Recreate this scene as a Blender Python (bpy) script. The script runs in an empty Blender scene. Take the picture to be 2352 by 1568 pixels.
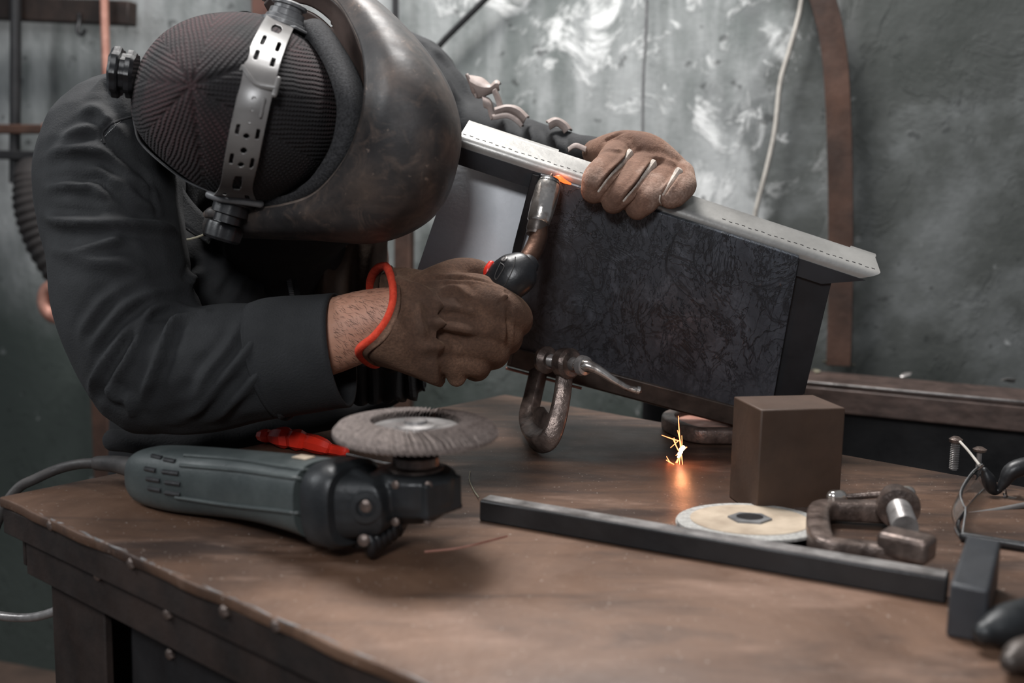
import bpy, bmesh, math, random
import numpy as np
from mathutils import Vector, Matrix
from mathutils.bvhtree import BVHTree
from mathutils.geometry import tessellate_polygon
random.seed(7); np.random.seed(7)
C = bpy.context.scene.collection
SC = bpy.context.scene
PI = math.pi

# ---------------------------------------------------------------- camera
F = 2400.0; TH = math.atan(334 / F); RO = math.radians(1.1)
CAM = Vector((0, 0, 1.16)); TZ = 0.90
_f = Vector((0, math.cos(TH), -math.sin(TH)))
_u0 = Vector((0, math.sin(TH), math.cos(TH)))
_r = Vector((1, 0, 0)) * math.cos(RO) + _u0 * math.sin(RO)
_u = -Vector((1, 0, 0)) * math.sin(RO) + _u0 * math.cos(RO)
cd = bpy.data.cameras.new('camera'); cam = bpy.data.objects.new('camera', cd); C.objects.link(cam)
cd.sensor_width = 36; cd.lens = F / 2352 * 36; cd.clip_start = 0.02
cam.matrix_world = Matrix.Translation(CAM) @ Matrix((_r, _u, -_f)).transposed().to_4x4()
cd.dof.use_dof = True; cd.dof.focus_distance = 1.02; cd.dof.aperture_fstop = 4.2
SC.camera = cam
def ray(px, py): return _f + _r * ((px - 1176) / F) - _u * ((py - 784) / F)
def P(px, py, d):
    "point seen at photo pixel (px, py) at depth d (metres along world Y)"
    r = ray(px, py); return CAM + r * (d / r.y)
def T(px, py, z=TZ):
    "point on the horizontal plane z"
    r = ray(px, py); return CAM + r * ((z - CAM.z) / r.z)

# ---------------------------------------------------------------- world, lights, exposure
w = bpy.data.worlds.new('world'); SC.world = w; w.use_nodes = True
w.node_tree.nodes['Background'].inputs[0].default_value = (0.80, 0.88, 1.0, 1)
w.node_tree.nodes['Background'].inputs[1].default_value = 0.14
def area(name, loc, target, sx, sy, power, col=(1, 1, 1)):
    l = bpy.data.lights.new(name, 'AREA'); l.shape = 'RECTANGLE'; l.size = sx; l.size_y = sy
    l.energy = power; l.color = col
    o = bpy.data.objects.new(name, l); C.objects.link(o); o.location = loc
    o.rotation_euler = (Vector(target) - Vector(loc)).to_track_quat('-Z', 'Y').to_euler()
    return o
area('ceiling_lamp', (-0.15, 1.45, 2.55), (0.0, 1.15, 0.9), 0.6, 0.45, 34, (1.0, 0.97, 0.94))
area('side_lamp', (-1.55, 0.65, 1.95), (0.15, 1.05, 1.05), 0.6, 0.6, 13, (0.95, 0.98, 1.0))
area('front_lamp', (-0.16, -0.25, 1.62), (0.05, 1.1, 1.1), 0.2, 0.2, 8.5, (0.97, 0.98, 1.0))
area('wall_lamp', (0.0, 1.25, 2.7), (-0.05, 2.1, 1.55), 0.6, 0.25, 22, (1.0, 1.0, 1.0))
SC.view_settings.view_transform = 'Standard'; SC.view_settings.look = 'None'
SC.view_settings.exposure = 0.0; SC.view_settings.gamma = 1.0
SC.view_settings.use_curve_mapping = False

# ---------------------------------------------------------------- materials
def lin(c):
    c = [x / 255 for x in c]
    return tuple([x / 12.92 if x < .04045 else ((x + .055) / 1.055) ** 2.4 for x in c] + [1.0])
class NT:
    def __init__(s, name):
        s.m = bpy.data.materials.new(name); s.m.use_nodes = True
        s.t = s.m.node_tree; s.b = s.t.nodes['Principled BSDF']; s.co = None
    def n(s, t, **k):
        x = s.t.nodes.new(t)
        for a, b in k.items():
            setattr(x, a, b)
        return x
    def link(s, a, b): s.t.links.new(a, b)
    def coord(s):
        if not s.co: s.co = s.n('ShaderNodeNewGeometry').outputs['Position'] if False else s.n('ShaderNodeTexCoord').outputs['Object']
        return s.co
    def noise(s, scale, detail=6, rough=.6, stretch=None, dist=0, off=0):
        x = s.n('ShaderNodeTexNoise'); x.inputs['Scale'].default_value = scale
        x.inputs['Detail'].default_value = detail; x.inputs['Roughness'].default_value = rough
        x.inputs['Distortion'].default_value = dist
        mp = s.n('ShaderNodeMapping'); mp.inputs['Scale'].default_value = stretch or (1, 1, 1)
        mp.inputs['Location'].default_value = (off, off * .7, off * .3)
        s.link(s.coord(), mp.inputs[0]); s.link(mp.outputs[0], x.inputs[0])
        return x.outputs[0]
    def ramp(s, fac, stops):
        r = s.n('ShaderNodeValToRGB'); e = r.color_ramp.elements
        while len(e) < len(stops): e.new(.5)
        for q, (p, c) in zip(e, stops):
            q.position = p; q.color = c if len(c) == 4 else (*c, 1)
        s.link(fac, r.inputs[0]); return r.outputs[0]
    def mix(s, fac, a, b, mode='MIX'):
        x = s.n('ShaderNodeMix', data_type='RGBA', blend_type=mode)
        for i, v in ((0, fac), (6, a), (7, b)):
            if hasattr(v, 'links'): s.link(v, x.inputs[i])
            elif i == 0: x.inputs[0].default_value = v
            else: x.inputs[i].default_value = v
        return x.outputs[2]
    def math(s, op, a, b=None, c=None):
        x = s.n('ShaderNodeMath', operation=op)
        for i, v in enumerate((a, b, c)):
            if v is None: continue
            if hasattr(v, 'links'): s.link(v, x.inputs[i])
            else: x.inputs[i].default_value = v
        return x.outputs[0]
    def bump(s, h, dist, strength=1.0):
        x = s.n('ShaderNodeBump'); x.inputs['Distance'].default_value = dist
        x.inputs['Strength'].default_value = strength; s.link(h, x.inputs['Height'])
        old = s.b.inputs['Normal'].links
        if old: s.link(old[0].from_socket, x.inputs['Normal'])
        s.link(x.outputs[0], s.b.inputs['Normal'])
    def set(s, **k):
        for a, v in k.items():
            i = s.b.inputs[a.replace('_', ' ')]
            if hasattr(v, 'links'): s.link(v, i)
            else: i.default_value = v
        return s.m
G = lambda v: (v, v, v, 1)
def simple(name, c1, c2, scale=20, rough=.5, metal=0.0, bump=0.0, bscale=None, lo=.35, hi=.65, stretch=None, rvar=.12, **k):
    n = NT(name); f = n.noise(scale, stretch=stretch)
    n.set(Base_Color=n.ramp(f, [(lo, lin(c1)), (hi, lin(c2))]), Metallic=metal)
    n.set(Roughness=n.ramp(n.noise(scale * 1.7, off=3), [(.3, G(max(0.03, rough - rvar))), (.7, G(min(1, rough + rvar)))]))
    if bump: n.bump(n.noise(bscale or scale * 4, detail=4), bump)
    return n.set(**k)

M = {}
M['jacket'] = simple('jacket_cloth', (26, 27, 29), (37, 38, 40), 14, .85, 0, .0006, 500, rvar=.05)
M['jacket_dark'] = simple('dark_cloth', (24, 24, 26), (34, 34, 36), 14, .95, 0, .0006, 400, rvar=.04)
M['leather_dark'] = simple('dark_leather', (50, 40, 34), (92, 74, 62), 12, .75, 0, .001, 60)
M['pink_cloth'] = simple('reflective_tape', (128, 114, 108), (164, 150, 144), 20, .6, 0, .0006, 120)
M['black_plastic'] = simple('black_plastic', (22, 22, 24), (36, 36, 38), 20, .38, 0, .0002, 200)
M['grey_plastic'] = simple('grey_plastic', (82, 82, 84), (118, 118, 118), 40, .45, 0, .0003, 200)
M['rubber'] = simple('rubber', (40, 38, 38), (62, 58, 56), 30, .6, 0, .0003, 200)
M['scale_dark'] = simple('dark_scale_steel', (40, 41, 44), (56, 58, 62), 10, .5, .1, .0004, 80)
M['hose'] = simple('dark_hose', (28, 26, 26), (44, 39, 38), 20, .75, 0, .0004, 100)
M['hair'] = simple('arm_hair', (44, 30, 24), (60, 42, 34), 20, .6)
M['foam'] = simple('foam', (30, 30, 32), (62, 62, 64), 500, .95, 0, .0014, 700, rvar=.03)
M['steel'] = simple('brushed_steel', (146, 144, 141), (176, 174, 170), 8, .42, .5, .0003, 120, stretch=(1, 1, 1))
M['steel_edge'] = simple('worn_steel', (104, 100, 98), (168, 164, 162), 30, .36, .45, .0003, 160)
M['steel_dark'] = simple('dark_steel', (56, 50, 47), (92, 82, 76), 25, .42, .35, .0004, 90)
M['steel_pale'] = simple('pale_steel', (206, 209, 214), (222, 225, 230), 16, .6, .05, .0003, 200)
M['black_steel'] = simple('black_steel', (26, 26, 28), (46, 45, 46), 12, .5, .3, .0004, 120)
M['cast'] = simple('cast_iron', (66, 56, 52), (128, 112, 104), 45, .36, .5, .0009, 160)
M['chrome'] = simple('worn_chrome', (226, 218, 210), (120, 96, 82), 60, .17, .9, .0002, 200, lo=.5, hi=.75)
M['copper'] = simple('heat_tinted_copper', (112, 84, 70), (82, 62, 54), 40, .42, .8, .0004, 150)
M['rust'] = simple('rusty_steel', (50, 34, 27), (80, 56, 45), 12, .8, .1, .001, 60)
M['rust_dark'] = simple('dark_rusty_steel', (27, 21, 19), (50, 38, 33), 18, .65, .2, .001, 60)
M['pink_rust'] = simple('copper_rod', (150, 100, 86), (196, 148, 132), 30, .5, .4, .0005, 80)
M['white_plastic'] = simple('white_cord', (150, 145, 138), (185, 180, 172), 30, .5)
M['orange'] = simple('orange_plastic', (200, 38, 24), (222, 52, 34), 20, .35, 0, .0002, 100)
M['piping'] = simple('orange_piping', (214, 58, 34), (240, 82, 54), 160, .85, 0, .0006, 800)
M['grinder'] = simple('grinder_casing', (52, 58, 58), (68, 74, 73), 20, .5, 0, .0003, 300)
M['grinder_dark'] = simple('grinder_gear_case', (32, 34, 36), (46, 48, 50), 20, .42, .2, .0004, 150)
M['flap'] = simple('abrasive_flap', (98, 88, 84), (136, 124, 118), 300, .85, 0, .001, 900)
M['disc_label'] = simple('disc_label', (150, 134, 116), (184, 168, 148), 30, .7, 0, .0002, 200)
M['disc_grit'] = simple('disc_grit', (140, 138, 134), (180, 178, 174), 300, .8, 0, .0008, 800)
M['block'] = simple('brown_steel_block', (58, 43, 34), (78, 58, 46), 10, .62, .1, .0003, 120)
M['bench'] = simple('brown_channel_steel', (58, 47, 43), (92, 76, 70), 22, .5, .2, .0005, 120, stretch=(1, 1, 3))
M['rim'] = simple('highlight_rim', (84, 74, 68), (124, 112, 104), 40, .5)  # lighter tone carries the rim's edge highlight in its colour
M['red_brown'] = simple('red_brown_paint', (70, 46, 40), (96, 66, 56), 10, .8, 0, .0008, 40)
M['floor'] = simple('concrete_floor', (60, 50, 44), (92, 74, 64), 6, .9, 0, .002, 40)
M['stitch'] = simple('white_leather_seam', (168, 156, 144), (206, 196, 186), 200, .8, 0, .0005, 600)
M['white_seam'] = simple('pale_edging', (120, 115, 98), (150, 145, 126), 60, .7)

def m_wall():
    n = NT('peeling_plaster_wall')
    # object coords: x along the wall, z up (metres, centred 1.45 m above the floor)
    sp = n.n('ShaderNodeSeparateXYZ'); n.link(n.coord(), sp.inputs[0]); X, Z = sp.outputs[0], n.math('ADD', sp.outputs[2], 1.45)
    base = n.ramp(n.noise(2.6, 9, .66, (1, 1, .6)), [(.34, lin((82, 88, 86))), (.48, lin((116, 120, 119))), (.64, lin((158, 160, 160)))])
    drips = n.noise(10, 6, .62, (1.8, 1, .25), off=4)
    base = n.mix(n.ramp(drips, [(.45, G(0)), (.62, G(.35))]), base, lin((182, 184, 184)))
    base = n.mix(n.ramp(n.noise(5, 7, .6, (1.5, 1, .5), off=17), [(.52, G(0)), (.66, G(.75))]), base, lin((88, 94, 92)))
    white = n.noise(7.5, 10, .64, (1, 1, .75), dist=.7, off=9)
    edge = n.math('ADD', X, n.math('MULTIPLY', n.math('SUBTRACT', n.noise(3.0, 6, .62, off=2), .5), .7))
    green = n.ramp(n.math('ADD', edge, .62), [(.44, G(0)), (.50, G(1))])
    gcol = n.ramp(n.noise(4.4, 8, .62, off=6), [(.32, lin((50, 54, 51))), (.5, lin((68, 71, 69))), (.68, lin((104, 107, 107)))])
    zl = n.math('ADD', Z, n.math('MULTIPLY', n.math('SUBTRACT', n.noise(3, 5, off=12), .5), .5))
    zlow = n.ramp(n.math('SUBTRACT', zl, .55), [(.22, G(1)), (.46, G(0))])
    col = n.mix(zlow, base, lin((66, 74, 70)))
    col = n.mix(green, col, gcol)
    wm = n.math('MULTIPLY', n.ramp(white, [(.53, G(0)), (.60, G(.9))]),
                n.ramp(n.math('ABSOLUTE', n.math('ADD', X, .42)), [(.22, G(1)), (.46, G(0))]))
    fleck = n.ramp(n.noise(16, 7, .6, (1, 1, .8), dist=.4, off=27), [(.60, G(0)), (.66, G(.9))])
    fz = n.ramp(n.math('ABSOLUTE', n.math('ADD', X, .36)), [(.26, G(1)), (.42, G(0))])
    wm = n.math('MAXIMUM', wm, n.math('MULTIPLY', fleck, fz))
    wm = n.math('MULTIPLY', wm, n.ramp(n.math('SUBTRACT', Z, 1.0), [(.0, G(.0)), (.22, G(1))]))
    col = n.mix(wm, col, lin((214, 215, 214)))
    col = n.mix(n.ramp(n.noise(26, 3, .5, off=20), [(.70, G(0)), (.76, G(.5))]), col, lin((170, 172, 172)))
    col = n.mix(n.ramp(n.noise(38, 2, .5, off=30), [(.68, G(0)), (.73, G(.6))]), col, lin((40, 42, 42)))
    n.bump(n.noise(5, 9, .7), .006); n.bump(n.ramp(white, [(.53, G(0)), (.6, G(1))]), .001)
    return n.set(Base_Color=col, Roughness=.75)
M['wall'] = m_wall()
def m_table():
    n = NT('worn_brown_steel_table')
    a = n.ramp(n.noise(4.5, 8, .62, (1, 1, 1), dist=.6), [(.3, lin((54, 40, 33))), (.5, lin((88, 65, 51))), (.72, lin((120, 92, 74)))])
    s = n.noise(9, 7, .65, (.35, 1.6, 1), dist=.5, off=5)
    a = n.mix(n.ramp(s, [(.38, G(.85)), (.52, G(0))]), a, lin((50, 38, 33)))
    a = n.mix(n.ramp(n.noise(12, 6, .6, (.5, 1.4, 1), off=8), [(.56, G(0)), (.7, G(.5))]), a, lin((150, 122, 106)))
    a = n.mix(n.ramp(n.noise(420, 1, .5, off=1), [(.74, G(0)), (.78, G(.7))]), a, lin((190, 180, 170)))
    n.bump(n.noise(22, 8, .65), .0008); n.bump(n.noise(300, 3), .0002)
    return n.set(Base_Color=a, Roughness=n.ramp(n.noise(7, 6, off=11), [(.35, G(.36)), (.65, G(.6))]), Metallic=.15)
M['table'] = m_table()
def m_mill():
    n = NT('mill_scale_plate')
    d = n.noise(5, 4, .55, (1, 1, .45), off=2)
    def ridge(sc, st, di, off, wd_):
        x = n.noise(sc, 5, .62, st, dist=di, off=off)
        return n.ramp(n.math('ABSOLUTE', n.math('SUBTRACT', x, .5)), [(0, G(1)), (wd_, G(0))])
    l1 = ridge(8, (1, 1, .45), 3.2, 2, .022); l2 = ridge(22, (1, 1, .6), 1.2, 7, .034); l3 = ridge(48, (1, 1, .8), .8, 13, .05)
    l4 = ridge(13, (1, 1, .35), 4.0, 21, .018)
    zone = n.ramp(n.noise(5, 3, .5, off=31), [(.40, G(.35)), (.55, G(1))])
    line = n.math('MULTIPLY', n.math('MAXIMUM', n.math('MAXIMUM', l1, n.math('MULTIPLY', l2, .8)), n.math('MAXIMUM', l4, n.math('MULTIPLY', l3, .25))), zone)
    col = n.ramp(d, [(.3, lin((52, 55, 60))), (.5, lin((68, 72, 79))), (.7, lin((90, 96, 105)))])
    sc = n.noise(30, 7, .72, (1, 1, .55), dist=.8, off=5)
    col = n.mix(n.ramp(sc, [(.50, G(0)), (.68, G(.6))]), col, lin((112, 117, 126)))
    col = n.mix(n.math('MULTIPLY', line, .9), col, lin((20, 20, 22)))
    rs = n.noise(6, 4, .5, (1, 1, .35), off=14)
    col = n.mix(n.ramp(rs, [(.55, G(0)), (.75, G(.5))]), col, lin((70, 56, 50)))
    sp = n.noise(90, 1, .5, off=9)
    col = n.mix(n.math('MULTIPLY', n.ramp(sp, [(.74, G(0)), (.76, G(1))]), n.ramp(n.noise(6, 2, off=44), [(.5, G(0)), (.6, G(1))])), col, lin((160, 98, 62)))
    n.bump(line, .0005, .6); n.bump(sc, .0010, .7)
    return n.set(Base_Color=col, Roughness=n.ramp(sc, [(.4, G(.60)), (.6, G(.42))]), Metallic=.15)
M['mill'] = m_mill()
def m_helmet():
    n = NT('scuffed_helmet_shell')
    a = n.ramp(n.noise(14, 7, .62, dist=.4), [(.34, lin((40, 39, 40))), (.5, lin((58, 54, 53))), (.66, lin((88, 77, 71)))])
    a = n.mix(n.ramp(n.noise(40, 8, .7, (1, .5, 1), dist=1.2, off=4), [(.52, G(0)), (.66, G(.55))]), a, lin((108, 92, 82)))
    a = n.mix(n.ramp(n.noise(30, 6, .6, off=12), [(.54, G(0)), (.66, G(.6))]), a, lin((40, 38, 38)))
    a = n.mix(n.ramp(n.noise(120, 3, .6, (1, .25, 1), off=7), [(.68, G(0)), (.74, G(.6))]), a, lin((140, 122, 110)))
    n.bump(n.noise(60, 8, .65, (1, .3, 1)), .0006)
    return n.set(Base_Color=a, Roughness=n.ramp(n.noise(26, 7, off=2), [(.35, G(.42)), (.65, G(.66))]), Metallic=.05)
M['helmet'] = m_helmet()
M['helmet_in'] = simple('helmet_inner', (60, 50, 46), (96, 80, 74), 12, .5, 0, .0003, 60)
def m_knit():
    n = NT('knit_wool')
    uv = n.n('ShaderNodeUVMap', uv_map='knit'); sp = n.n('ShaderNodeSeparateXYZ'); n.link(uv.outputs[0], sp.inputs[0])
    U, V = sp.outputs[0], sp.outputs[1]
    jit = n.math('MULTIPLY', n.math('SUBTRACT', n.noise(60, 3), .5), .0016)
    U = n.math('ADD', U, n.math('MULTIPLY', n.math('SUBTRACT', n.noise(14, 3, off=5), .5), .006)); V = n.math('ADD', V, n.math('MULTIPLY', n.math('SUBTRACT', n.noise(18, 3, off=9), .5), .006))
    u = n.math('MULTIPLY', n.math('ADD', U, jit), 2 * PI / .0040)
    rib = n.math('ADD', n.math('MULTIPLY', n.math('COSINE', u), .5), .5)
    fr = n.math('ABSOLUTE', n.math('SINE', n.math('MULTIPLY', u, .5)))
    v = n.math('ADD', n.math('MULTIPLY', V, 2 * PI / .0034), n.math('MULTIPLY', fr, 2.6))
    st = n.math('ADD', n.math('MULTIPLY', n.math('SINE', v), .5), .5)
    h = n.math('MULTIPLY', rib, n.math('ADD', n.math('MULTIPLY', st, .55), .45))
    fuzz = n.noise(900, 3)
    h2 = n.math('ADD', h, n.math('MULTIPLY', fuzz, .25))
    n.bump(h2, .0014, 1.0)
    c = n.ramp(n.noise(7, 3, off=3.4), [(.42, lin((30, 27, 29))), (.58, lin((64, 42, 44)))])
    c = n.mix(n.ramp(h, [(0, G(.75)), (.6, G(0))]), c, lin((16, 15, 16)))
    n.set(Base_Color=c, Roughness=.95)
    return n.m
M['knit'] = m_knit()
def m_suede(name, c1, c2, c3, bias=0):
    n = NT(name)
    a = n.ramp(n.noise(16, 6, .6), [(.3, lin(c1)), (.5, lin(c2)), (.72, lin(c3))])
    a = n.mix(n.ramp(n.noise(420, 2, .6, off=3), [(.4, G(.45)), (.6, G(0))]), a, lin(c1))
    n.bump(n.noise(500, 3), .0006); n.bump(n.noise(60, 5, off=8), .0010)
    n.set(Base_Color=a, Roughness=.92)
    n.b.inputs['Sheen Weight'].default_value = .25; n.b.inputs['Sheen Tint'].default_value = lin((200, 160, 130))
    return n.m
M['suede'] = m_suede('brown_suede', (58, 41, 32), (94, 68, 53), (138, 106, 86))
M['suede2'] = m_suede('worn_brown_leather', (84, 60, 49), (118, 88, 73), (176, 154, 141))
def m_skin():
    n = NT('skin')
    a = n.ramp(n.noise(24, 6, .6), [(.3, lin((172, 122, 100))), (.7, lin((204, 156, 132)))])
    n.bump(n.noise(260, 4), .0003)
    n.set(Base_Color=a, Roughness=.55)
    n.b.inputs['Subsurface Weight'].default_value = .12
    n.b.inputs['Subsurface Radius'].default_value = (.006, .003, .002)
    return n.m
M['skin'] = m_skin()
def m_strap():
    n = NT('translucent_strap_plastic')
    n.bump(n.noise(30, 4), .0002)
    return n.set(Base_Color=n.ramp(n.noise(14, 4), [(.3, lin((96, 93, 92))), (.7, lin((136, 133, 130)))]), Roughness=.32,
                 Transmission_Weight=.12)
M['strap'] = m_strap()
def m_glass():
    n = NT('clear_lens')
    return n.set(Base_Color=(1, 1, 1, 1), Roughness=.03, Transmission_Weight=1.0, IOR=1.18)
M['glass'] = m_glass()
def m_emit(name, col, st):
    n = NT(name); n.set(Base_Color=(0, 0, 0, 1), Emission_Color=col, Emission_Strength=st); return n.m
M['spark'] = m_emit('spark_glow', (1, .22, .08, 1), 5)
M['sparkhot'] = m_emit('spark_core', (1, .5, .3, 1), 14)
M['weld'] = m_emit('weld_glow', (1, .10, .02, 1), 3)

# ---------------------------------------------------------------- mesh helpers
def mk(name, verts, faces, mat, parent=None, smooth=True, bevel=0, seg=2, sub=0, solid=0, label=None, kind=None, uv=None, auto=40, soff=-1):
    me = bpy.data.meshes.new(name)
    vs = [Vector(v) for v in verts]
    me.from_pydata([tuple(v) for v in vs], [], [tuple(f) for f in faces]); me.validate(); me.update()
    o = bpy.data.objects.new(name, me); C.objects.link(o)
    for m_ in (mat if isinstance(mat, (list, tuple)) else [mat]): me.materials.append(m_)
    bm = bmesh.new(); bm.from_mesh(me)
    if solid == 0: bmesh.ops.recalc_face_normals(bm, faces=bm.faces)
    bm.to_mesh(me); bm.free()
    if smooth:
        me.polygons.foreach_set('use_smooth', [True] * len(me.polygons))
        me.set_sharp_from_angle(angle=math.radians(auto))
    if solid:
        s = o.modifiers.new('s', 'SOLIDIFY'); s.thickness = solid; s.offset = soff
    if bevel:
        b = o.modifiers.new('b', 'BEVEL'); b.width = bevel; b.segments = seg; b.limit_method = 'ANGLE'; b.angle_limit = math.radians(35)
        b.harden_normals = False
        me.polygons.foreach_set('use_smooth', [True] * len(me.polygons))
    if sub:
        s = o.modifiers.new('u', 'SUBSURF'); s.levels = sub; s.render_levels = sub
    if parent: o.parent = parent
    if label: o['label'] = label
    if kind: o['kind'] = kind
    return o
class Acc:
    def __init__(s): s.v = []; s.f = []
    def add(s, vf):
        b = len(s.v); s.v += list(vf[0]); s.f += [tuple(i + b for i in f) for f in vf[1]]; return s
    def mk(s, name, mat, parent=None, **k): return mk(name, s.v, s.f, mat, parent, **k)
def cr(pts, n, closed=False):
    "Catmull-Rom resample of a list of equal-length tuples/Vectors"
    A = np.array([tuple(p) for p in pts], float); N = len(A); out = []
    if N == 2: return [tuple(A[0] + (A[1] - A[0]) * t) for t in np.linspace(0, 1, n)]
    tot = N if closed else N - 1
    for i in range(n):
        t = tot * i / (n if closed else n - 1); k = min(int(t), tot - 1); t -= k
        g = lambda j: A[j % N] if closed else A[min(max(j, 0), N - 1)]
        p0, p1, p2, p3 = g(k - 1), g(k), g(k + 1), g(k + 2)
        if not closed and k == 0: p0 = 2 * p1 - p2
        if not closed and k == N - 2: p3 = 2 * p2 - p1
        out.append(tuple(.5 * (2 * p1 + (p2 - p0) * t + (2 * p0 - 5 * p1 + 4 * p2 - p3) * t * t + (3 * p1 - p0 - 3 * p2 + p3) * t ** 3)))
    return out
def grid(rows, cu=False, cv=False, capa=False, capb=False):
    nu, nv = len(rows), len(rows[0]); v = [Vector(p) for r in rows for p in r]; f = []
    for i in range(nu if cu else nu - 1):
        for j in range(nv if cv else nv - 1):
            a, b = i, (i + 1) % nu; c, d = j, (j + 1) % nv
            f.append((a * nv + c, a * nv + d, b * nv + d, b * nv + c))
    if capa: f.append(tuple(range(nv)))
    if capb: f.append(tuple((nu - 1) * nv + j for j in range(nv))[::-1])
    return v, f
def loft(curves, nu, nv, closed=False):
    "smooth surface through control curves of 3D points"
    rows = [cr(c, nv, closed) for c in curves]
    cols = [cr([r[j] for r in rows], nu) for j in range(nv)]
    return [[cols[j][i] for j in range(nv)] for i in range(nu)]
def frames(pts, up=None):
    pts = [Vector(p) for p in pts]; fr = []
    u = up and Vector(up)
    for i, p in enumerate(pts):
        t = (pts[min(i + 1, len(pts) - 1)] - pts[max(i - 1, 0)]).normalized()
        if u is None:
            u = Vector((0, 0, 1)) if abs(t.z) < .9 else Vector((0, 1, 0))
        a = (u - t * u.dot(t)); a = a.normalized() if a.length > 1e-6 else t.orthogonal().normalized()
        if up is None: u = a
        fr.append((p, t, a, t.cross(a)))
    return fr
def tube(pts, rad, n=16, ry=1.0, up=None, cap=True, dome=False, power=2, res=None, wob=None):
    "tube along pts; rad number or list; ry = ratio of the second axis; power>2 = boxier"
    if not isinstance(rad, (list, tuple)): rad = [rad] * len(pts)
    if res:
        q = cr([(*p, r) for p, r in zip(pts, rad)], res); pts = [Vector(a[:3]) for a in q]; rad = [max(a[3], 1e-4) for a in q]
    if dome:
        pts = [Vector(p) for p in pts]
        def ends(a, b, r, flip):
            d = (a - b).normalized(); return [(a + d * r * math.sin(t), r * math.cos(t)) for t in (.35, .75, 1.1, 1.42)]
        e0 = ends(pts[0], pts[1], rad[0] * (ry if ry < 1 else 1), 0)[::-1]; e1 = ends(pts[-1], pts[-2], rad[-1] * (ry if ry < 1 else 1), 0)
        k0 = rad[0] / (rad[0] * (ry if ry < 1 else 1)); k1 = k0
        pts = [a for a, _ in e0] + pts + [a for a, _ in e1]; rad = [r * k0 for _, r in e0] + list(rad) + [r * k1 for _, r in e1]
    rows = []
    for k, ((p, t, a, b), r) in enumerate(zip(frames(pts, up), rad)):
        row = []
        for j in range(n):
            an = 2 * PI * j / n; c, s_ = math.cos(an), math.sin(an)
            if power != 2: c = math.copysign(abs(c) ** (2 / power), c); s_ = math.copysign(abs(s_) ** (2 / power), s_)
            rr = r * (wob(k, an) if wob else 1)
            row.append(p + a * (c * rr) + b * (s_ * rr * ry))
        rows.append(row)
    return grid(rows, cv=True, capa=cap, capb=cap)
def ptube(l, n=20, **k):
    "tube from (px, py, depth, radius in px)"
    return tube([P(a, b, d) for a, b, d, r in l], [r * d / F for a, b, d, r in l], n, **k)
def lathe(prof, o, ax, n=32, ref=None):
    "prof: (radius, height along ax)"
    ax = Vector(ax).normalized(); a = (Vector(ref) - ax * Vector(ref).dot(ax)).normalized() if ref else ax.orthogonal().normalized(); b = ax.cross(a); o = Vector(o)
    rows = [[o + ax * h + (a * math.cos(2 * PI * j / n) + b * math.sin(2 * PI * j / n)) * max(r, 1e-5) for j in range(n)] for r, h in prof]
    return grid(rows, cv=True, capa=True, capb=True)
def boxv(c, ax, dims):
    "oriented box: centre, (ex, ey, ez), full sizes"
    c = Vector(c); ex, ey, ez = [Vector(a).normalized() * d / 2 for a, d in zip(ax, dims)]
    v = [c + ex * i + ey * j + ez * k for i in (-1, 1) for j in (-1, 1) for k in (-1, 1)]
    return v, [(0, 1, 3, 2), (4, 6, 7, 5), (0, 4, 5, 1), (2, 3, 7, 6), (0, 2, 6, 4), (1, 5, 7, 3)]
def prism(poly, off):
    "extrude 3D polygon by vector"
    n = len(poly); poly = [Vector(p) for p in poly]; off = Vector(off)
    return poly + [p + off for p in poly], [tuple(range(n)), tuple(range(2 * n - 1, n - 1, -1))] + [(i, i + n, (i + 1) % n + n, (i + 1) % n) for i in range(n)]
def thing(name, label, cat, loc=(0, 0, 0), group=None):
    o = bpy.data.objects.new(name, None); o.empty_display_size = .05; C.objects.link(o); o.location = loc
    o['label'] = label; o['category'] = cat
    if group: o['group'] = group
    return o
def tag(o, label, cat, group=None):
    o['label'] = label; o['category'] = cat
    if group: o['group'] = group
    return o
def bvh(o):
    bpy.context.view_layer.update(); dg = bpy.context.evaluated_depsgraph_get()
    return BVHTree.FromObject(o, dg)
def hit(bv, px, py, off=0.0):
    d = ray(px, py).normalized(); h = bv.ray_cast(CAM, d)
    if h[0] is None: return None
    n = h[1] if h[1].dot(d) < 0 else -h[1]
    return h[0] + n * off, n
def hitline(bv, pts, n, off=0.0):
    out = []
    for a, b in cr(pts, n):
        h = hit(bv, a, b, off)
        if h: out.append(h[0])
    return out
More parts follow.
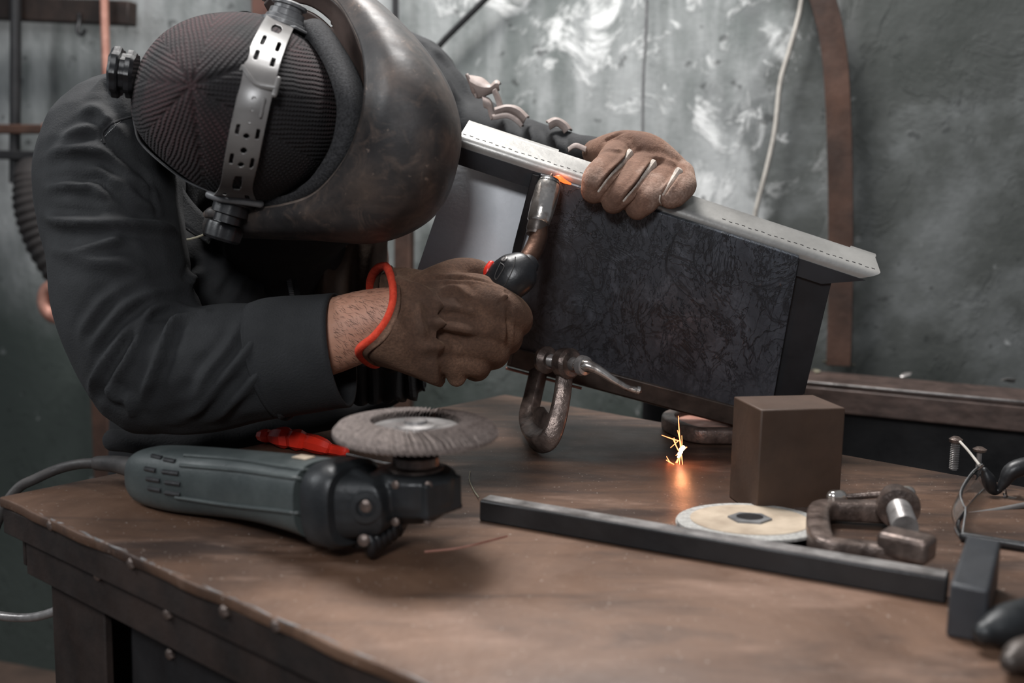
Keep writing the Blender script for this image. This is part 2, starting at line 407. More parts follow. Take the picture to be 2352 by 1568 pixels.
def organic(name, parts, voxel, smooth, mat, parent, folds=(), label=None, noise=None):
    "join closed shapes into one skin (voxel remesh), smooth it, press the folds in"
    A = Acc()
    for p in parts: A.add(p)
    o = mk(name + '_tmp', A.v, A.f, mat, smooth=False)
    r = o.modifiers.new('r', 'REMESH'); r.mode = 'VOXEL'; r.voxel_size = voxel
    s = o.modifiers.new('s', 'SMOOTH'); s.iterations = smooth; s.factor = .5
    bpy.context.view_layer.update(); dg = bpy.context.evaluated_depsgraph_get()
    me = bpy.data.meshes.new_from_object(o.evaluated_get(dg)); bpy.data.objects.remove(o)
    me.name = name
    N = len(me.vertices); co = np.empty(N * 3, np.float32); me.vertices.foreach_get('co', co); co = co.reshape(-1, 3).astype(float)
    no = np.empty(N * 3, np.float32); me.vertices.foreach_get('normal', no); no = no.reshape(-1, 3).astype(float)
    if folds:
        bv = BVHTree.FromPolygons([tuple(c) for c in co], [tuple(p.vertices) for p in me.polygons])
        disp = np.zeros(N)
        for pts, wd, h in folds:
            L = hitline(bv, pts, 22)
            if len(L) < 3: continue
            L = np.array([tuple(q) for q in L]); best = np.full(N, 9.0); tt = np.zeros(N)
            lo, hi = L.min(0) - wd * 4, L.max(0) + wd * 4
            idx = np.where(((co > lo) & (co < hi)).all(1))[0]
            if not len(idx): continue
            c = co[idx]; bst = np.full(len(idx), 9.0); tb = np.zeros(len(idx))
            for i in range(len(L) - 1):
                if np.linalg.norm(L[i + 1] - L[i]) > .06: continue
                a = L[i]; ab = L[i + 1] - a; t = np.clip(((c - a) @ ab) / (ab @ ab + 1e-12), 0, 1)
                dd = np.linalg.norm(c - a - t[:, None] * ab, axis=1); m_ = dd < bst
                bst[m_] = dd[m_]; tb[m_] = (i + t[m_]) / (len(L) - 1)
            taper = np.clip(np.minimum(tb, 1 - tb) * 4, .12, 1)
            x = bst / wd
            disp[idx] += h * 1.25 * taper * (np.exp(-x * x * 1.5) - .35 * np.exp(-(x - 1.9) ** 2 * 1.5))
        co = co + no * np.clip(disp, -.0032, .009)[:, None]
    if noise:
        amp, sc = noise
        from mathutils import noise as mn
        nz = np.array([mn.noise(Vector(c) * sc) for c in co]); co = co + no * (nz * amp)[:, None]
    me.vertices.foreach_set('co', co.astype(np.float32).ravel()); me.update()
    me.polygons.foreach_set('use_smooth', [True] * len(me.polygons))
    me.materials.clear(); me.materials.append(mat)
    o = bpy.data.objects.new(name, me); C.objects.link(o)
    if parent: o.parent = parent
    if label: o['label'] = label
    return o
# ================================================================ the setting
A_ = T(0, 1140); B_ = T(1160, 905)
e1 = (B_ - A_).normalized(); e2 = Vector((e1.y, -e1.x, 0)); UPZ = Vector((0, 0, 1))
SH = (B_ - A_).length
# back wall, yawed; its foot meets the bench at the right
W1 = P(1880, 850, 1.82); W2 = P(2352, 882, 1.72)
wd = Vector((W2.x - W1.x, W2.y - W1.y, 0)).normalized(); wn = Vector((wd.y, -wd.x, 0))
W0 = Vector((W1.x, W1.y, 0)) + wn * -0.03
def on_wall(px, py, off=0.0):
    "point on the wall plane (off metres in front of it)"
    o = W0 + wn * off; r = ray(px, py); t = (o - CAM).dot(wn) / r.dot(wn); return CAM + r * t
v2, f2 = boxv((-.6, .06, 1.45), ((1, 0, 0), (0, 1, 0), (0, 0, 1)), (4.0, .1, 2.9))
wo = mk('wall_back', [*v2], [*f2], M['wall']); wo['kind'] = 'structure'
wo.data.transform(Matrix.Translation((0, 0, -1.45)))
wo.matrix_world = Matrix.Translation(W0 + Vector((0, 0, 1.45)) - wn * .01) @ Matrix((wd, -wn, UPZ)).transposed().to_4x4()
fl = mk('floor', *boxv((-.4, .9, -.05), ((1, 0, 0), (0, 1, 0), (0, 0, 1)), (6, 5, .1)), M['floor']); fl['kind'] = 'structure'

# ---------------------------------------------------------------- work table
LEN = 1.75
tb = thing('work_table', 'brown rusty steel work table covered with tools, worn bright edge', 'table', tuple(Vector((0, 0, 0)) + (A_ + e2 * .8 + e1 * .3).xy.to_3d()))
A0 = A_.copy()
def tp(u, v, z=TZ): q = A0 + e2 * u + e1 * v; return Vector((q.x, q.y, z))
TT = .009
# top plate with a slightly uneven worn near edge
near = [tp(u, -.0012 + .0016 * math.sin(u * 61) * math.sin(u * 23 + 1)) for u in np.linspace(0, LEN, 90)]
poly = near + [tp(LEN, SH), tp(0, SH)]
mk('table_top', *prism(poly, (0, 0, -TT)), M['table'], tb, bevel=.0018, smooth=False)
xx = (e2, e1, UPZ)
def tbox(u0, u1, v0, v1, z0, z1): return boxv(tp((u0 + u1) / 2, (v0 + v1) / 2, (z0 + z1) / 2), xx, (u1 - u0, v1 - v0, z1 - z0))
mk('front_apron', *tbox(.03, LEN - .02, .006, .012, TZ - .062, TZ - TT - .0005), M['rust_dark'], tb, bevel=.001)
mk('edge_angle', *tbox(.0, LEN, .0015, .0055, TZ - .032, TZ - TT - .0005), M['rust_dark'], tb, bevel=.001)
mk('back_apron', *tbox(.03, LEN - .02, SH - .014, SH - .008, TZ - .062, TZ - TT - .0005), M['rust_dark'], tb, bevel=.001)
mk('end_apron', *tbox(.006, .012, .014, SH - .016, TZ - .062, TZ - TT - .0005), M['rust_dark'], tb, bevel=.001)
mk('lower_rail', *tbox(.17, LEN - .1, .020, .026, TZ - .15, TZ - .068), M['black_steel'], tb, bevel=.001)
for u, v in ((.055, .014), (LEN - .13, .014), (.055, SH - .09), (LEN - .13, SH - .09)):
    a = Acc(); a.add(tbox(u, u + .085, v, v + .007, 0, TZ - TT - .002)); a.add(tbox(u, u + .007, v + .0071, v + .075, 0, TZ - TT - .002))
    a.mk('leg', M['rust_dark'], tb, bevel=.0012)
mk('side_panel', *tbox(.15, .155, .03, SH - .1, .25, TZ - .07), M['black_steel'], tb, bevel=.001)
bolt = None
for px, py, v in ((305, 1293, .0010), (228, 1320, .0055), (518, 1402, .0010), (637, 1435, .0010), (388, 1408, .0055), (393, 1500, .0195), (120, 1205, .001)):
    n_ = -e1; o_ = tp(0, v); r_ = ray(px, py); q = CAM + r_ * ((o_ - CAM).dot(n_) / r_.dot(n_))
    mk('bolt', *lathe([(.0048, 0), (.0048, .0022), (.003, .004), (.0005, .0044)], q + n_ * -.0006, n_, 6), M['cast'], tb)
# scraped bright metal along the near edge
A = Acc(); u_ = .06
while u_ < LEN - .05:
    l_ = random.uniform(.010, .05); r_ = random.uniform(.0005, .0011)
    n_ = 8; A.add(tube([tp(u_ + l_ * k / (n_ - 1), .0006 + .0006 * math.sin(u_ * 90 + k), TZ - .0006) for k in range(n_)], [r_ * (.3 + math.sin(PI * k / (n_ - 1))) for k in range(n_)], 6))
    u_ += l_ * random.uniform(.75, 1.3)
A.mk('worn_edge', M['steel_edge'], tb, kind='stuff', label='scraped bright metal along the near edge')
# bent rod handle at the table's left leg
mk('bent_rod', *tube([P(-60, 1405, .93), P(40, 1418, .92), P(100, 1412, .91), P(170, 1385, .90)], .0042, 10, res=14), M['steel_edge'], tb)
mk('scratch', *tube([T(975, 1268, TZ + .0002), T(1060, 1258, TZ + .0002), T(1165, 1232, TZ + .0002)], .0012, 6, ry=.3, res=10, up=(0, 0, 1)), M['pink_rust'], tb, label='pale scratched line')

# ---------------------------------------------------------------- far bench at the right
BZ = .872
b1 = T(1800, 872, BZ); b2 = T(2352, 923, BZ); bd = (b2 - b1).normalized(); bn = Vector((-bd.y, bd.x, 0))
fb = thing('channel_bench', 'dark steel channel bench rail behind the work table, at the wall', 'bench', tuple((b1 + bn * .1).xy.to_3d()))
def bp(u, v, z): q = b1 + bd * u + bn * v; return Vector((q.x, q.y, z))
def bbx(u0, u1, v0, v1, z0, z1): return boxv(bp((u0 + u1) / 2, (v0 + v1) / 2, (z0 + z1) / 2), (bd, bn, UPZ), (u1 - u0, v1 - v0, z1 - z0))
DB = .125
a = Acc(); a.add(bbx(-.25, .62, 0, DB, BZ - .007, BZ)); a.add(bbx(-.25, .62, 0, .007, BZ - .046, BZ - .0071))
a.mk('channel_rail', M['bench'], fb, bevel=.0022)
mk('front_lip_highlight', *bbx(-.25, .62, -.0008, .004, BZ - .0012, BZ + .0012), M['steel_edge'], fb, bevel=.0006)  # brighter strip paints the highlight along the bench's front lip
mk('bench_side', *bbx(-.25, .62, .03, .036, .0, BZ - .0075), M['black_steel'], fb, bevel=.001)
for u, v_, s in ((.02, .10, .012), (.05, .085, .010), (.035, .06, .009), (.012, .07, .008)):
    pass
dg_ = [(1885, 790, .012), (1893, 822, .010), (1868, 838, .007), (1958, 828, .011), (1880, 843, .008), (2080, 852, .012), (2318, 866, .013)]
for i, (px, py, s) in enumerate(dg_):
    q = T(px, py + 14, BZ); q.z = BZ + s * .35
    bm_v = [(q + Vector((random.uniform(-1, 1) * s, random.uniform(-.5, .5) * s, (random.random() - .5) * s * .68))) for _ in range(9)]
    bmx = bmesh.new(); [bmx.verts.new(v_) for v_ in bm_v]; bmesh.ops.convex_hull(bmx, input=bmx.verts)
    bmx.verts.index_update(); vs = [v_.co.copy() for v_ in bmx.verts]; fs = [[x.index for x in f_.verts] for f_ in bmx.faces]; bmx.free()
    o = mk('metal_chip', vs, fs, M['white_seam'] if i < 5 else M['steel_edge'])
    if i < 5: tag(o, 'small pale chip of debris lying on the channel bench below the rusty band', 'debris', 'pale debris chips on the channel bench')
    elif i == 5: tag(o, 'flat grey metal sliver on the channel bench, middle of its length', 'debris')
    else: tag(o, 'grey metal sliver on the channel bench at the photo\'s right edge', 'debris')

# ---------------------------------------------------------------- things on the wall
def wtube(name, pts, r, mat, label, cat, off=.02, n=10, ry=1.0, res=24):
    o = mk(name, *tube([on_wall(a, b, off) for a, b in pts], r, n, ry=ry, res=res), mat); return tag(o, label, cat)
def wstrip(name, pts, wpx, th, mat, label, cat, off=.02):
    L = cr(pts, 40); r0 = []; r1 = []
    for i, (x, y) in enumerate(L):
        a = on_wall(x, y, off); b = on_wall(*L[min(i + 1, 39)], off) - on_wall(*L[max(i - 1, 0)], off); b.normalize()
        s = wn.cross(b).normalized() * (wpx / F * a.y / 2); r0.append(a + s); r1.append(a - s)
    rows = [[p, q, q + wn * th, p + wn * th] for p, q in zip(r0, r1)]
    return tag(mk(name, *grid(rows, cv=True, capa=True, capb=True), mat, bevel=.001), label, cat)
wstrip('rusty_hoop', [(1700, -380), (1800, -200), (1865, -60), (1893, 10), (1915, 110), (1925, 240), (1930, 400), (1931, 560), (1930, 700), (1926, 838)], 54, .012, M['rust'],
       'wide curved rusty brown steel band standing against the green wall', 'steel band', .03)
wtube('hanging_cable', [(1880, -420), (1862, -150), (1838, 20), (1812, 120), (1792, 190), (1780, 300), (1758, 400), (1735, 490), (1722, 600)], .0042, M['white_plastic'],
      'grey cable hanging in a bend down the wall beside the curved rusty band', 'cable', .02)
wtube('thin_wire', [(1494, -420), (1484, 60), (1478, 160), (1476, 300), (1474, 420)], .0026, M['grey_plastic'],
      'thin grey wire hanging straight down the wall above the gloved hand', 'wire', .012)
wtube('steel_rod', [(908, -420), (908, 40), (910, 120)], .0062, M['black_steel'], 'dark vertical rod on the wall just above the welding helmet', 'rod', .02, res=4)
wtube('steel_rod', [(1450, -325), (1070, 42), (990, 125), (960, 150)], .0062, M['black_steel'], 'dark diagonal rod leaning on the wall right of the helmet', 'rod', .02, res=8)
tag(mk('steel_post', *boxv(on_wall(615, 300, .05), (wd, wn, UPZ), (.05, .03, 1.1)), M['red_brown'], bevel=.003), 'red-brown upright post behind the top of the helmet', 'post')
tag(mk('steel_post', *boxv((on_wall(928, 700, .04).xy.to_3d() + Vector((0, 0, .56))), (wd, wn, UPZ), (.034, .025, 1.1)), M['rust'], bevel=.003), 'rusty upright post behind the welder\'s torso and torch glove', 'post')
tag(mk('steel_post', *boxv((on_wall(240, 980, .05).xy.to_3d() + Vector((0, 0, .45))), (wd, wn, UPZ), (.045, .03, .9)), M['rust'], bevel=.003), 'rusty post low behind the welder\'s elbow at the left', 'post')
# pipe rack on the left
rk = thing('pipe_rack', 'dark rusty pipe rack with hook and bars on the left wall', 'rack', tuple(on_wall(120, 300, .06).xy.to_3d()))
def wbar(name, x0, y0, x1, y1, hpx, off, mat, th=.03):
    a, b = on_wall(x0, y0, off), on_wall(x1, y1, off); d = (b - a).normalized()
    return mk(name, *boxv((a + b) / 2, (d, wn, d.cross(wn)), ((b - a).length, th, hpx / F * a.y)), mat, rk, bevel=.003)
wbar('top_rail', -200, 12, 305, 32, 48, .06, M['rust_dark'])
mk('upright_pipe', *tube([on_wall(36, -420, .09), on_wall(36, 130, .09), on_wall(34, 420, .09)], .0115, 14), M['black_steel'], rk)
mk('upright_pipe', *tube([on_wall(233, -420, .10), on_wall(240, 40, .10), on_wall(246, 220, .10)], .0085, 14), M['pink_rust'], rk, label='copper coloured upright pipe')
wbar('cross_bar', -200, 296, 110, 297, 20, .10, M['rust'], .02)
wbar('bar_clip', 104, 297, 122, 298, 26, .105, M['pink_rust'], .025)
wbar('cross_bar', -200, 350, 100, 358, 20, .10, M['black_steel'], .02)
mk('hook', *tube([on_wall(182, 30, .08), on_wall(182, 50, .08), on_wall(178, 72, .09), on_wall(188, 80, .09), on_wall(196, 68, .09)], .004, 8, res=14), M['black_steel'], rk)
# ribbed hose bundle hanging at left behind the sleeve
pts = [on_wall(75, 400, .12), on_wall(85, 470, .13), on_wall(110, 550, .13), on_wall(150, 640, .13), on_wall(170, 700, .12)]
hz = thing('ribbed_hose', 'dark ribbed hose hanging on the wall behind the left sleeve', 'hose', tuple(on_wall(110, 550, .12)))
L = cr([(*p, r) for p, r in zip(pts, (.036, .046, .046, .036, .026))], 90)
mk('hose_body', *tube([p[:3] for p in L], [p[3] * (1 + .05 * math.sin(i * 1.25)) for i, p in enumerate(L)], 24, dome=True), M['hose'], hz)
mk('hose_end', *tube([on_wall(150, 655, .16), on_wall(112, 662, .16), on_wall(102, 695, .16), on_wall(120, 725, .16), on_wall(165, 732, .16)], .0145, 12, res=20), M['pink_rust'], hz, label='pink rusty hook-shaped end')

# ================================================================ workpiece
p0 = P(1052, 322, 1.06); p1 = P(2020, 640, 1.04)
U_ = (p1 - p0).normalized(); ln_ = math.radians(24)
V_ = Vector((0, -math.sin(ln_), math.cos(ln_))); V_ = (V_ - U_ * V_.dot(U_)).normalized()
N_ = U_.cross(V_)
if N_.y < 0: N_ = -N_
BL = (p1 - p0).length
def bw(px, py, w=0.0):
    "pixel -> point on the beam's web plane, w metres behind the front face"
    o = p0 + N_ * w; r = ray(px, py); return CAM + r * ((o - CAM).dot(N_) / r.dot(N_))
def bq(u, v, w): return p0 + U_ * u + V_ * v + N_ * w
def buv(p): q = p - p0; return q.dot(U_), q.dot(V_)
wk = thing('welded_frame', 'long steel frame being welded, with pale top channel and dark plate, tilted above the table', 'workpiece', tuple(bq(.25, -.2, .04)))
def channel(name, u0, u1, vtop, sgn, W, leg, mat, mitre=0.0, th=.004, R=.007, flat=False):
    "C channel along U: flat at vtop, legs pointing sgn*V; rounded outer corners"
    outl = [(0, leg)] + [(R - R * math.cos(a), R - R * math.sin(a)) for a in np.linspace(0, PI / 2, 7)] + \
           ([(W - R + R * math.sin(a), R - R * math.cos(a)) for a in np.linspace(0, PI / 2, 7)] if not flat else [(W - .0004 * q_, .0001 * q_) for q_ in range(6, -1, -1)]) + [(W, leg)]
    r2 = R - th
    inl = [(th, leg)] + [(th + r2 - r2 * math.cos(a), th + r2 - r2 * math.sin(a)) for a in np.linspace(0, PI / 2, 7)] + \
          [(W - th - r2 + r2 * math.sin(a), th + r2 - r2 * math.cos(a)) for a in np.linspace(0, PI / 2, 7)] + [(W - th, leg)]
    ring = outl + inl[::-1]
    rows = []
    for u, m_ in ((u0, 0), (u1, mitre)):
        rows.append([bq(u - m_ * d / leg, vtop + sgn * d, w) for w, d in ring])
    v, f = grid(rows, cv=True)
    n = len(outl)
    for base in (0, 2 * n):
        for i in range(n - 1): f.append((base + i, base + i + 1, base + 2 * n - 2 - i, base + 2 * n - 1 - i))
    return mk(name, v, f, mat, wk)
uu, vv_ = buv(p1)
LEG = .027
channel('top_channel', 0, BL, .004, -1, .043, LEG, M['steel'], mitre=.048, flat=True)
# raised strips at the rear ends of the top face
for ua, ub in ((.0, .098), (.415, BL)):
    mk('edge_strip', *boxv(bq((ua + ub) / 2, .00205, .0455), (U_, V_, N_), (ub - ua, .0038, .0052)), M['steel'], wk)
mk('shaded_leg', *prism([bq(.0005, -.006, -.0012), bq(BL - .012, -.006, -.0012), bq(BL - .050, -.0245, -.0012), bq(.0005, -.0245, -.0012)], N_ * .001), M['scale_dark'], wk, label='dark strip with shade and mill scale painted onto the top channel front leg')  # dark strip over the leg paints its shade and mill scale
# punched row marks along the front of the top face
A = Acc()
for i in range(64):
    if .13 < i / 64 < .62 and i > 20: continue
    A.add(boxv(bq(.004 + BL * i / 64 * .99, .0041, .0095 + .001 * math.sin(i * 2.1)), (U_, V_, N_), (.0035, .0004, .0009)))
A.mk('seam_marks', M['black_steel'], wk, smooth=False, kind='stuff')
# bottom channel: the frame tapers slightly, so it runs in its own direction
qa_, qb_ = bw(1140, 832), bw(1700, 982); save = (p0, U_, V_)
N2 = N_; p0 = qa_ - V_ * 0; U_ = (qb_ - qa_).normalized(); V_ = N_.cross(U_); V_ = V_ if V_.z > 0 else -V_
ub0, vb0 = 0.0, 0.0; ub1 = (qb_ - qa_).length + .003
channel('bottom_channel', ub0 + .012, ub1 - .005, vb0 - .004, 1, .043, .022, M['steel_dark'], mitre=0)
u_a = (bw(1185, 787, -.004) - p0).dot(U_)
mk('front_rail', *boxv(bq((u_a + ub1 - .005) / 2, vb0 + .019, -.006), (U_, V_, N_), (ub1 - .005 - u_a, .024, .007)), M['steel_dark'], wk, bevel=.0012)
mk('lip_glint', *tube([bq(ub0 + .012, vb0 - .0035, -.001), bq(ub0 + .10, vb0 - .0035, -.001)], .0016, 8), M['pink_rust'], wk, label='thin coppery line painting the highlight on the lower lip')  # coppery line paints the highlight at the lip's left end
p0, U_, V_ = save
# front mill scale plate, its lighter left edge, pale rear plate, right end plate
def wplate(name, pix, w, th, mat, label=None, bev=.0008):
    return mk(name, *prism([bw(x, y, w) for x, y in pix], N_ * th), mat, wk, smooth=False, bevel=bev, label=label)
wplate('face_plate', [(1241, 401), (1836, 592), (1768, 960), (1168, 800), (1188, 700)], -.0065, .006, M['mill'], 'dark blue-grey mill scale plate with swirling marks')
wplate('plate_edge', [(1222, 400), (1240, 404), (1204, 545), (1182, 640), (1150, 780), (1135, 775), (1180, 560)], -.0045, .004, M['black_steel'])
rp = [bw(1042, 372, .030), bw(1250, 432, .030)]
rp += [P(1180, 690, rp[1].y + .006), P(948, 650, rp[0].y + .006)]
mk('rear_plate', *prism(rp, (0, .004, 0)), M['steel_pale'], wk, smooth=False, bevel=.0006, label='pale grey inner plate')
wplate('end_plate', [(1800, 560), (1912, 640), (1848, 905), (1745, 945)], .004, .005, M['scale_dark'], 'plain dark end plate')
# glowing weld bead
mk('weld_bead', *tube([bw(1272, 408, -.008), bw(1284, 408, -.010), bw(1296, 416, -.008), bw(1310, 422, -.006)], [.0012, .0026, .0020, .001], 10, res=14, dome=True), M['weld'], wk, label='orange glowing weld bead')
L0 = bpy.data.lights.new('weld_light', 'POINT'); L0.energy = .012; L0.color = (1, .3, .1); L0.shadow_soft_size = .004
lo = bpy.data.objects.new('weld_light', L0); C.objects.link(lo); lo.location = bw(1290, 408, -.016)

# ================================================================ clamps
def rtube(pts, r, ry=1.0, res=None, up=None): return tube(pts, r, 16, ry=ry, power=5, res=res, up=up)
c1 = thing('c_clamp', 'worn steel C-clamp hanging upright from the frame\'s lower rail, long handle pointing right', 'clamp', tuple(P(1245, 1035, 1.03)))
path = [P(1298, 862, 1.055), P(1289, 930, 1.045), P(1276, 985, 1.038), P(1260, 1020, 1.036), P(1238, 1022, 1.05), P(1220, 1000, 1.09), P(1214, 965, 1.12), P(1224, 920, 1.135), P(1240, 850, 1.15)]
mk('clamp_frame', *rtube(path, [.0085, .009, .010, .0105, .010, .0095, .009, .0085, .0085], 1.0, 50), M['cast'], c1)
mk('web', *prism([P(1246, 945, 1.09), P(1262, 968, 1.045), P(1250, 1020, 1.04), P(1222, 1000, 1.09), P(1218, 945, 1.12)], (.002, -.003, 0)), M['cast'], c1, bevel=.001)
sa = P(1228, 836, 1.095); sb = P(1345, 852, 1.030); sd = (sb - sa).normalized()
mk('screw_boss', *lathe([(.011, -.008), (.0155, -.005), (.0160, .006), (.013, .010), (.008, .0105)], P(1300, 846, 1.050), sd, 28), M['cast'], c1, auto=30)
mk('pad', *lathe([(.008, -.004), (.014, -.002), (.0145, .003), (.009, .008)], P(1252, 838, 1.080), sd, 24), M['cast'], c1)
L = [(0.0062 + (.0006 if i % 2 else 0), i * .0007) for i in range(50)]
mk('screw', *lathe(L, P(1250, 838, 1.082), sd, 20), M['steel_edge'], c1)
mk('handle_hub', *lathe([(.0062, 0), (.0075, .003), (.0062, .009), (.0105, .016), (.0095, .022), (.003, .0255)], P(1312, 848, 1.043), sd, 24), M['steel_edge'], c1)
mk('handle', *ptube([(1322, 852, 1.028, 9), (1345, 852, 1.024, 15), (1372, 862, 1.021, 12), (1410, 886, 1.018, 9), (1440, 903, 1.016, 8), (1458, 908, 1.015, 8)], res=30, dome=True), M['chrome'], c1)
mk('handle_ball', *lathe([(.001, -.004), (.0042, -.002), (.0045, .001), (.001, .0035)], P(1466, 909, 1.015), (1, 0, -.3), 16), M['chrome'], c1)

def flat_clamp(name, pts, r, label, h=None, **k):
    t = thing(name, label, 'clamp', tuple(pts[0].xy.to_3d() + Vector((0, 0, TZ)))); return t
z2 = TZ + .009
c2 = thing('c_clamp', 'steel C-clamp lying flat under the low end of the frame, beside the sparks', 'clamp', tuple(T(1600, 1000)))
pz = [T(x, y, z2) for x, y in ((1790, 975), (1690, 972), (1640, 962), (1580, 952), (1545, 958), (1536, 970), (1560, 985), (1600, 998), (1660, 1000), (1800, 1000))]
mk('clamp_frame', *rtube(pz, .0082, 1.0, 60, (0, 0, 1)), M['cast'], c2)
mk('web', *prism([T(x, y, z2 - .003) for x, y in ((1560, 958), (1640, 966), (1700, 975), (1700, 996), (1600, 993), (1555, 975))], (0, 0, .004)), M['pink_rust'], c2, bevel=.001, label='pale worn web of the clamp')

c3 = thing('c_clamp', 'steel C-clamp with T handle lying beside the grinding disc and block', 'clamp', tuple(T(1980, 1230)))
z3 = TZ + .012
mk('clamp_frame', *rtube([T(x, y, z3) for x, y in ((2065, 1172), (2030, 1174), (1960, 1172), (1905, 1170), (1882, 1180), (1878, 1210), (1884, 1245), (1905, 1260), (1990, 1266), (2090, 1278), (2120, 1282))],
                         [.011, .009, .008, .008, .0085, .009, .009, .008, .007, .009, .010], 1.0, 70, (0, 0, 1)), M['cast'], c3)
mk('gusset', *prism([T(x, y, z3 - .0115) for x, y in ((1815, 1172), (1850, 1156), (1890, 1158), (1890, 1240), (1870, 1262))], (0, 0, .006)), M['cast'], c3, bevel=.0015)
ca = T(2058, 1150, TZ + .024); cb = T(2086, 1232, TZ + .020); cdv = (cb - ca).normalized()
mk('screw_boss', *lathe([(.008, -.014), (.0125, -.010), (.0135, .004), (.017, .010), (.016, .016), (.009, .018)], ca + cdv * .004, cdv, 28), M['cast'], c3)
mk('screw', *lathe([(.0092 + (.0005 if i % 2 else 0), i * .0011) for i in range(58)], ca, cdv, 20), M['steel_edge'], c3)
mk('anvil_pad', *boxv(T(2082, 1252, TZ + .020), (e2, e1, UPZ), (.036, .024, .018)), M['cast'], c3, bevel=.004, seg=3)
mk('handle', *tube([T(1926, 1143, TZ + .016), T(2078, 1131, TZ + .024)], .0028, 12), M['cast'], c3)
for x, y, z in ((1922, 1140, .020), (2078, 1131, .030)):
    q = T(x, y, TZ + z); mk('handle_ball', *tube([q + Vector((-.003, 0, 0)), q + Vector((.003, 0, 0))], .0055, 14, dome=True), M['chrome'], c3)

# ================================================================ block, disc, hammer
q0, q1 = T(1674, 1141), T(1736, 1187); hb = .0905
rear = q0 - q1; q2 = T(1927, 1178)
o = mk('steel_block', *prism([q1, q2, q2 + rear, q0], (0, 0, hb)), M['block'], bevel=.0012, seg=2)
tag(o, 'brown solid steel block standing upright on the table', 'block')

gc = P(1722, 1200, .797)
gd = thing('grinding_disc', 'worn beige grinding disc leaning flat between the block and the long hammer handle', 'grinding disc', tuple(T(1722, 1208)))
tilt = Vector((-.02, .055, 1)).normalized()
mk('abrasive_ring', *lathe([(.010, -.0015), (.054, -.0015), (.057, -.0005), (.057, .0015), (.055, .0025), (.012, .0025), (.010, .0018)], gc, tilt, 72), M['disc_grit'], gd)
mk('paper_label', *lathe([(.011, .0024), (.0465, .0024), (.0465, .0030), (.011, .0030)], gc, tilt, 64), M['disc_label'], gd)
mk('centre_ring', *lathe([(.0075, .002), (.0175, .002), (.0170, .0045), (.011, .0050), (.0075, .0035)], gc, tilt, 6), M['grey_plastic'], gd)
mk('arbor_hole', *lathe([(.001, .0035), (.0105, .0035), (.0105, .0051), (.001, .0040)], gc, tilt, 32), M['black_plastic'], gd)
gc2 = T(1694, 1206, TZ + .003)
gd2 = mk('grinding_disc', *lathe([(.011, -.0025), (.0475, -.0025), (.049, -.001), (.049, .001), (.047, .0018), (.02, .0010), (.011, .0006)], gc2, (0, 0, 1), 64), M['disc_grit'])
tag(gd2, 'thin grey grinding disc half hidden underneath the beige one', 'grinding disc')

hl = T(1100, 1196); hr = T(2172, 1388)
hd = (hr - hl).normalized(); hn = Vector((-hd.y, hd.x, 0))
hm = thing('steel_hammer', 'long square steel bar with a block head, lying along the front of the table', 'hammer', tuple((hl + hr) / 2))
HB = .0175
mk('bar_handle', *boxv((hl + hr) / 2 + hn * HB / 2 + UPZ * HB / 2, (hd, hn, UPZ), ((hr - hl).length, HB, HB)), M['black_steel'], hm, bevel=.0016, seg=2)
mk('worn_top', *boxv((hl + hr) / 2 + hn * HB / 2 + UPZ * (HB + .0002), (hd, hn, UPZ), ((hr - hl).length - .003, HB - .0035, .0006)), M['steel_edge'], hm, label='worn bright upper face')
hf = T(2172, 1462); hg = T(2262, 1480)
hx = (hg - hf).normalized(); hy = Vector((-hx.y, hx.x, 0))
hh = .034
mk('hammer_head', *prism([hf, hg, hg + hy * .105, hf + hy * .105], (0, 0, hh)), M['scale_dark'], hm, bevel=.0022, seg=3)

# ================================================================ bolts at the far edge, glasses, pliers
def bolt_thing(px, py0, py1, label, thread):
    d = T(px, py0 + 6).y; a = T(px, py0 + 6); b = P(px, py1, d); h = b.z - TZ
    t = thing('machine_bolt', label, 'bolt', tuple(a)); r = .0036 if thread else .0026
    L = [(r + (.0009 if i % 2 else 0), h * .02 + h * .80 * i / 30) for i in range(31)] if thread else [(r, 0.0), (r, h * .8)]
    L = [(r, 0)] + L
    mk('shank', *lathe(L, a, UPZ, 18), M['steel_edge'], t)
    mk('bolt_head', *lathe([(r, h * .78), (.0062, h * .84), (.0066, h * .92), (.003, h)], a, UPZ, 20), M['cast'], t); return t
bolt_thing(2190, 1072, 1002, 'tall threaded bolt standing at the far table edge', True)
bolt_thing(2246, 1080, 1026, 'shorter smooth bolt standing beside the safety glasses', False)

sg = thing('safety_glasses', 'clear safety glasses with black nose bridge at the table\'s right edge', 'glasses', tuple(T(2260, 1200)))
def Q(x, y, z): return T(x, y, TZ + z)
zA = [(2243, 1108, .040), (2225, 1128, .030), (2203, 1165, .017), (2186, 1200, .006), (2196, 1222, .004), (2222, 1232, .004)]
gl = [Q(2262, 1110, .030), Q(2228, 1150, .028), Q(2205, 1190, .022), Q(2200, 1215, .016)]
lower = [Q(2262, 1118, .001), Q(2222, 1160, .001), Q(2194, 1205, .001), Q(2208, 1238, .001)]
topc = [P(2256, 1066, Q(2262, 1118, .0).y), P(2232, 1085, Q(2232, 1150, .0).y), P(2206, 1130, Q(2200, 1190, 0).y), P(2218, 1172, Q(2212, 1225, 0).y)]
midc = [a.lerp(b, .5) + Vector((-.006, -.002, 0)) for a, b in zip(lower, topc)]
mk('lens', *grid(loft([lower, midc, topc], 14, 18)), M['glass'], sg, solid=.002)
mk('lens_rim', *tube(cr(lower, 16) + cr(topc[::-1], 16), .0007, 8, res=50), M['grey_plastic'], sg, label='bright moulded lens edge')
dN = Q(2290, 1140, .0).y
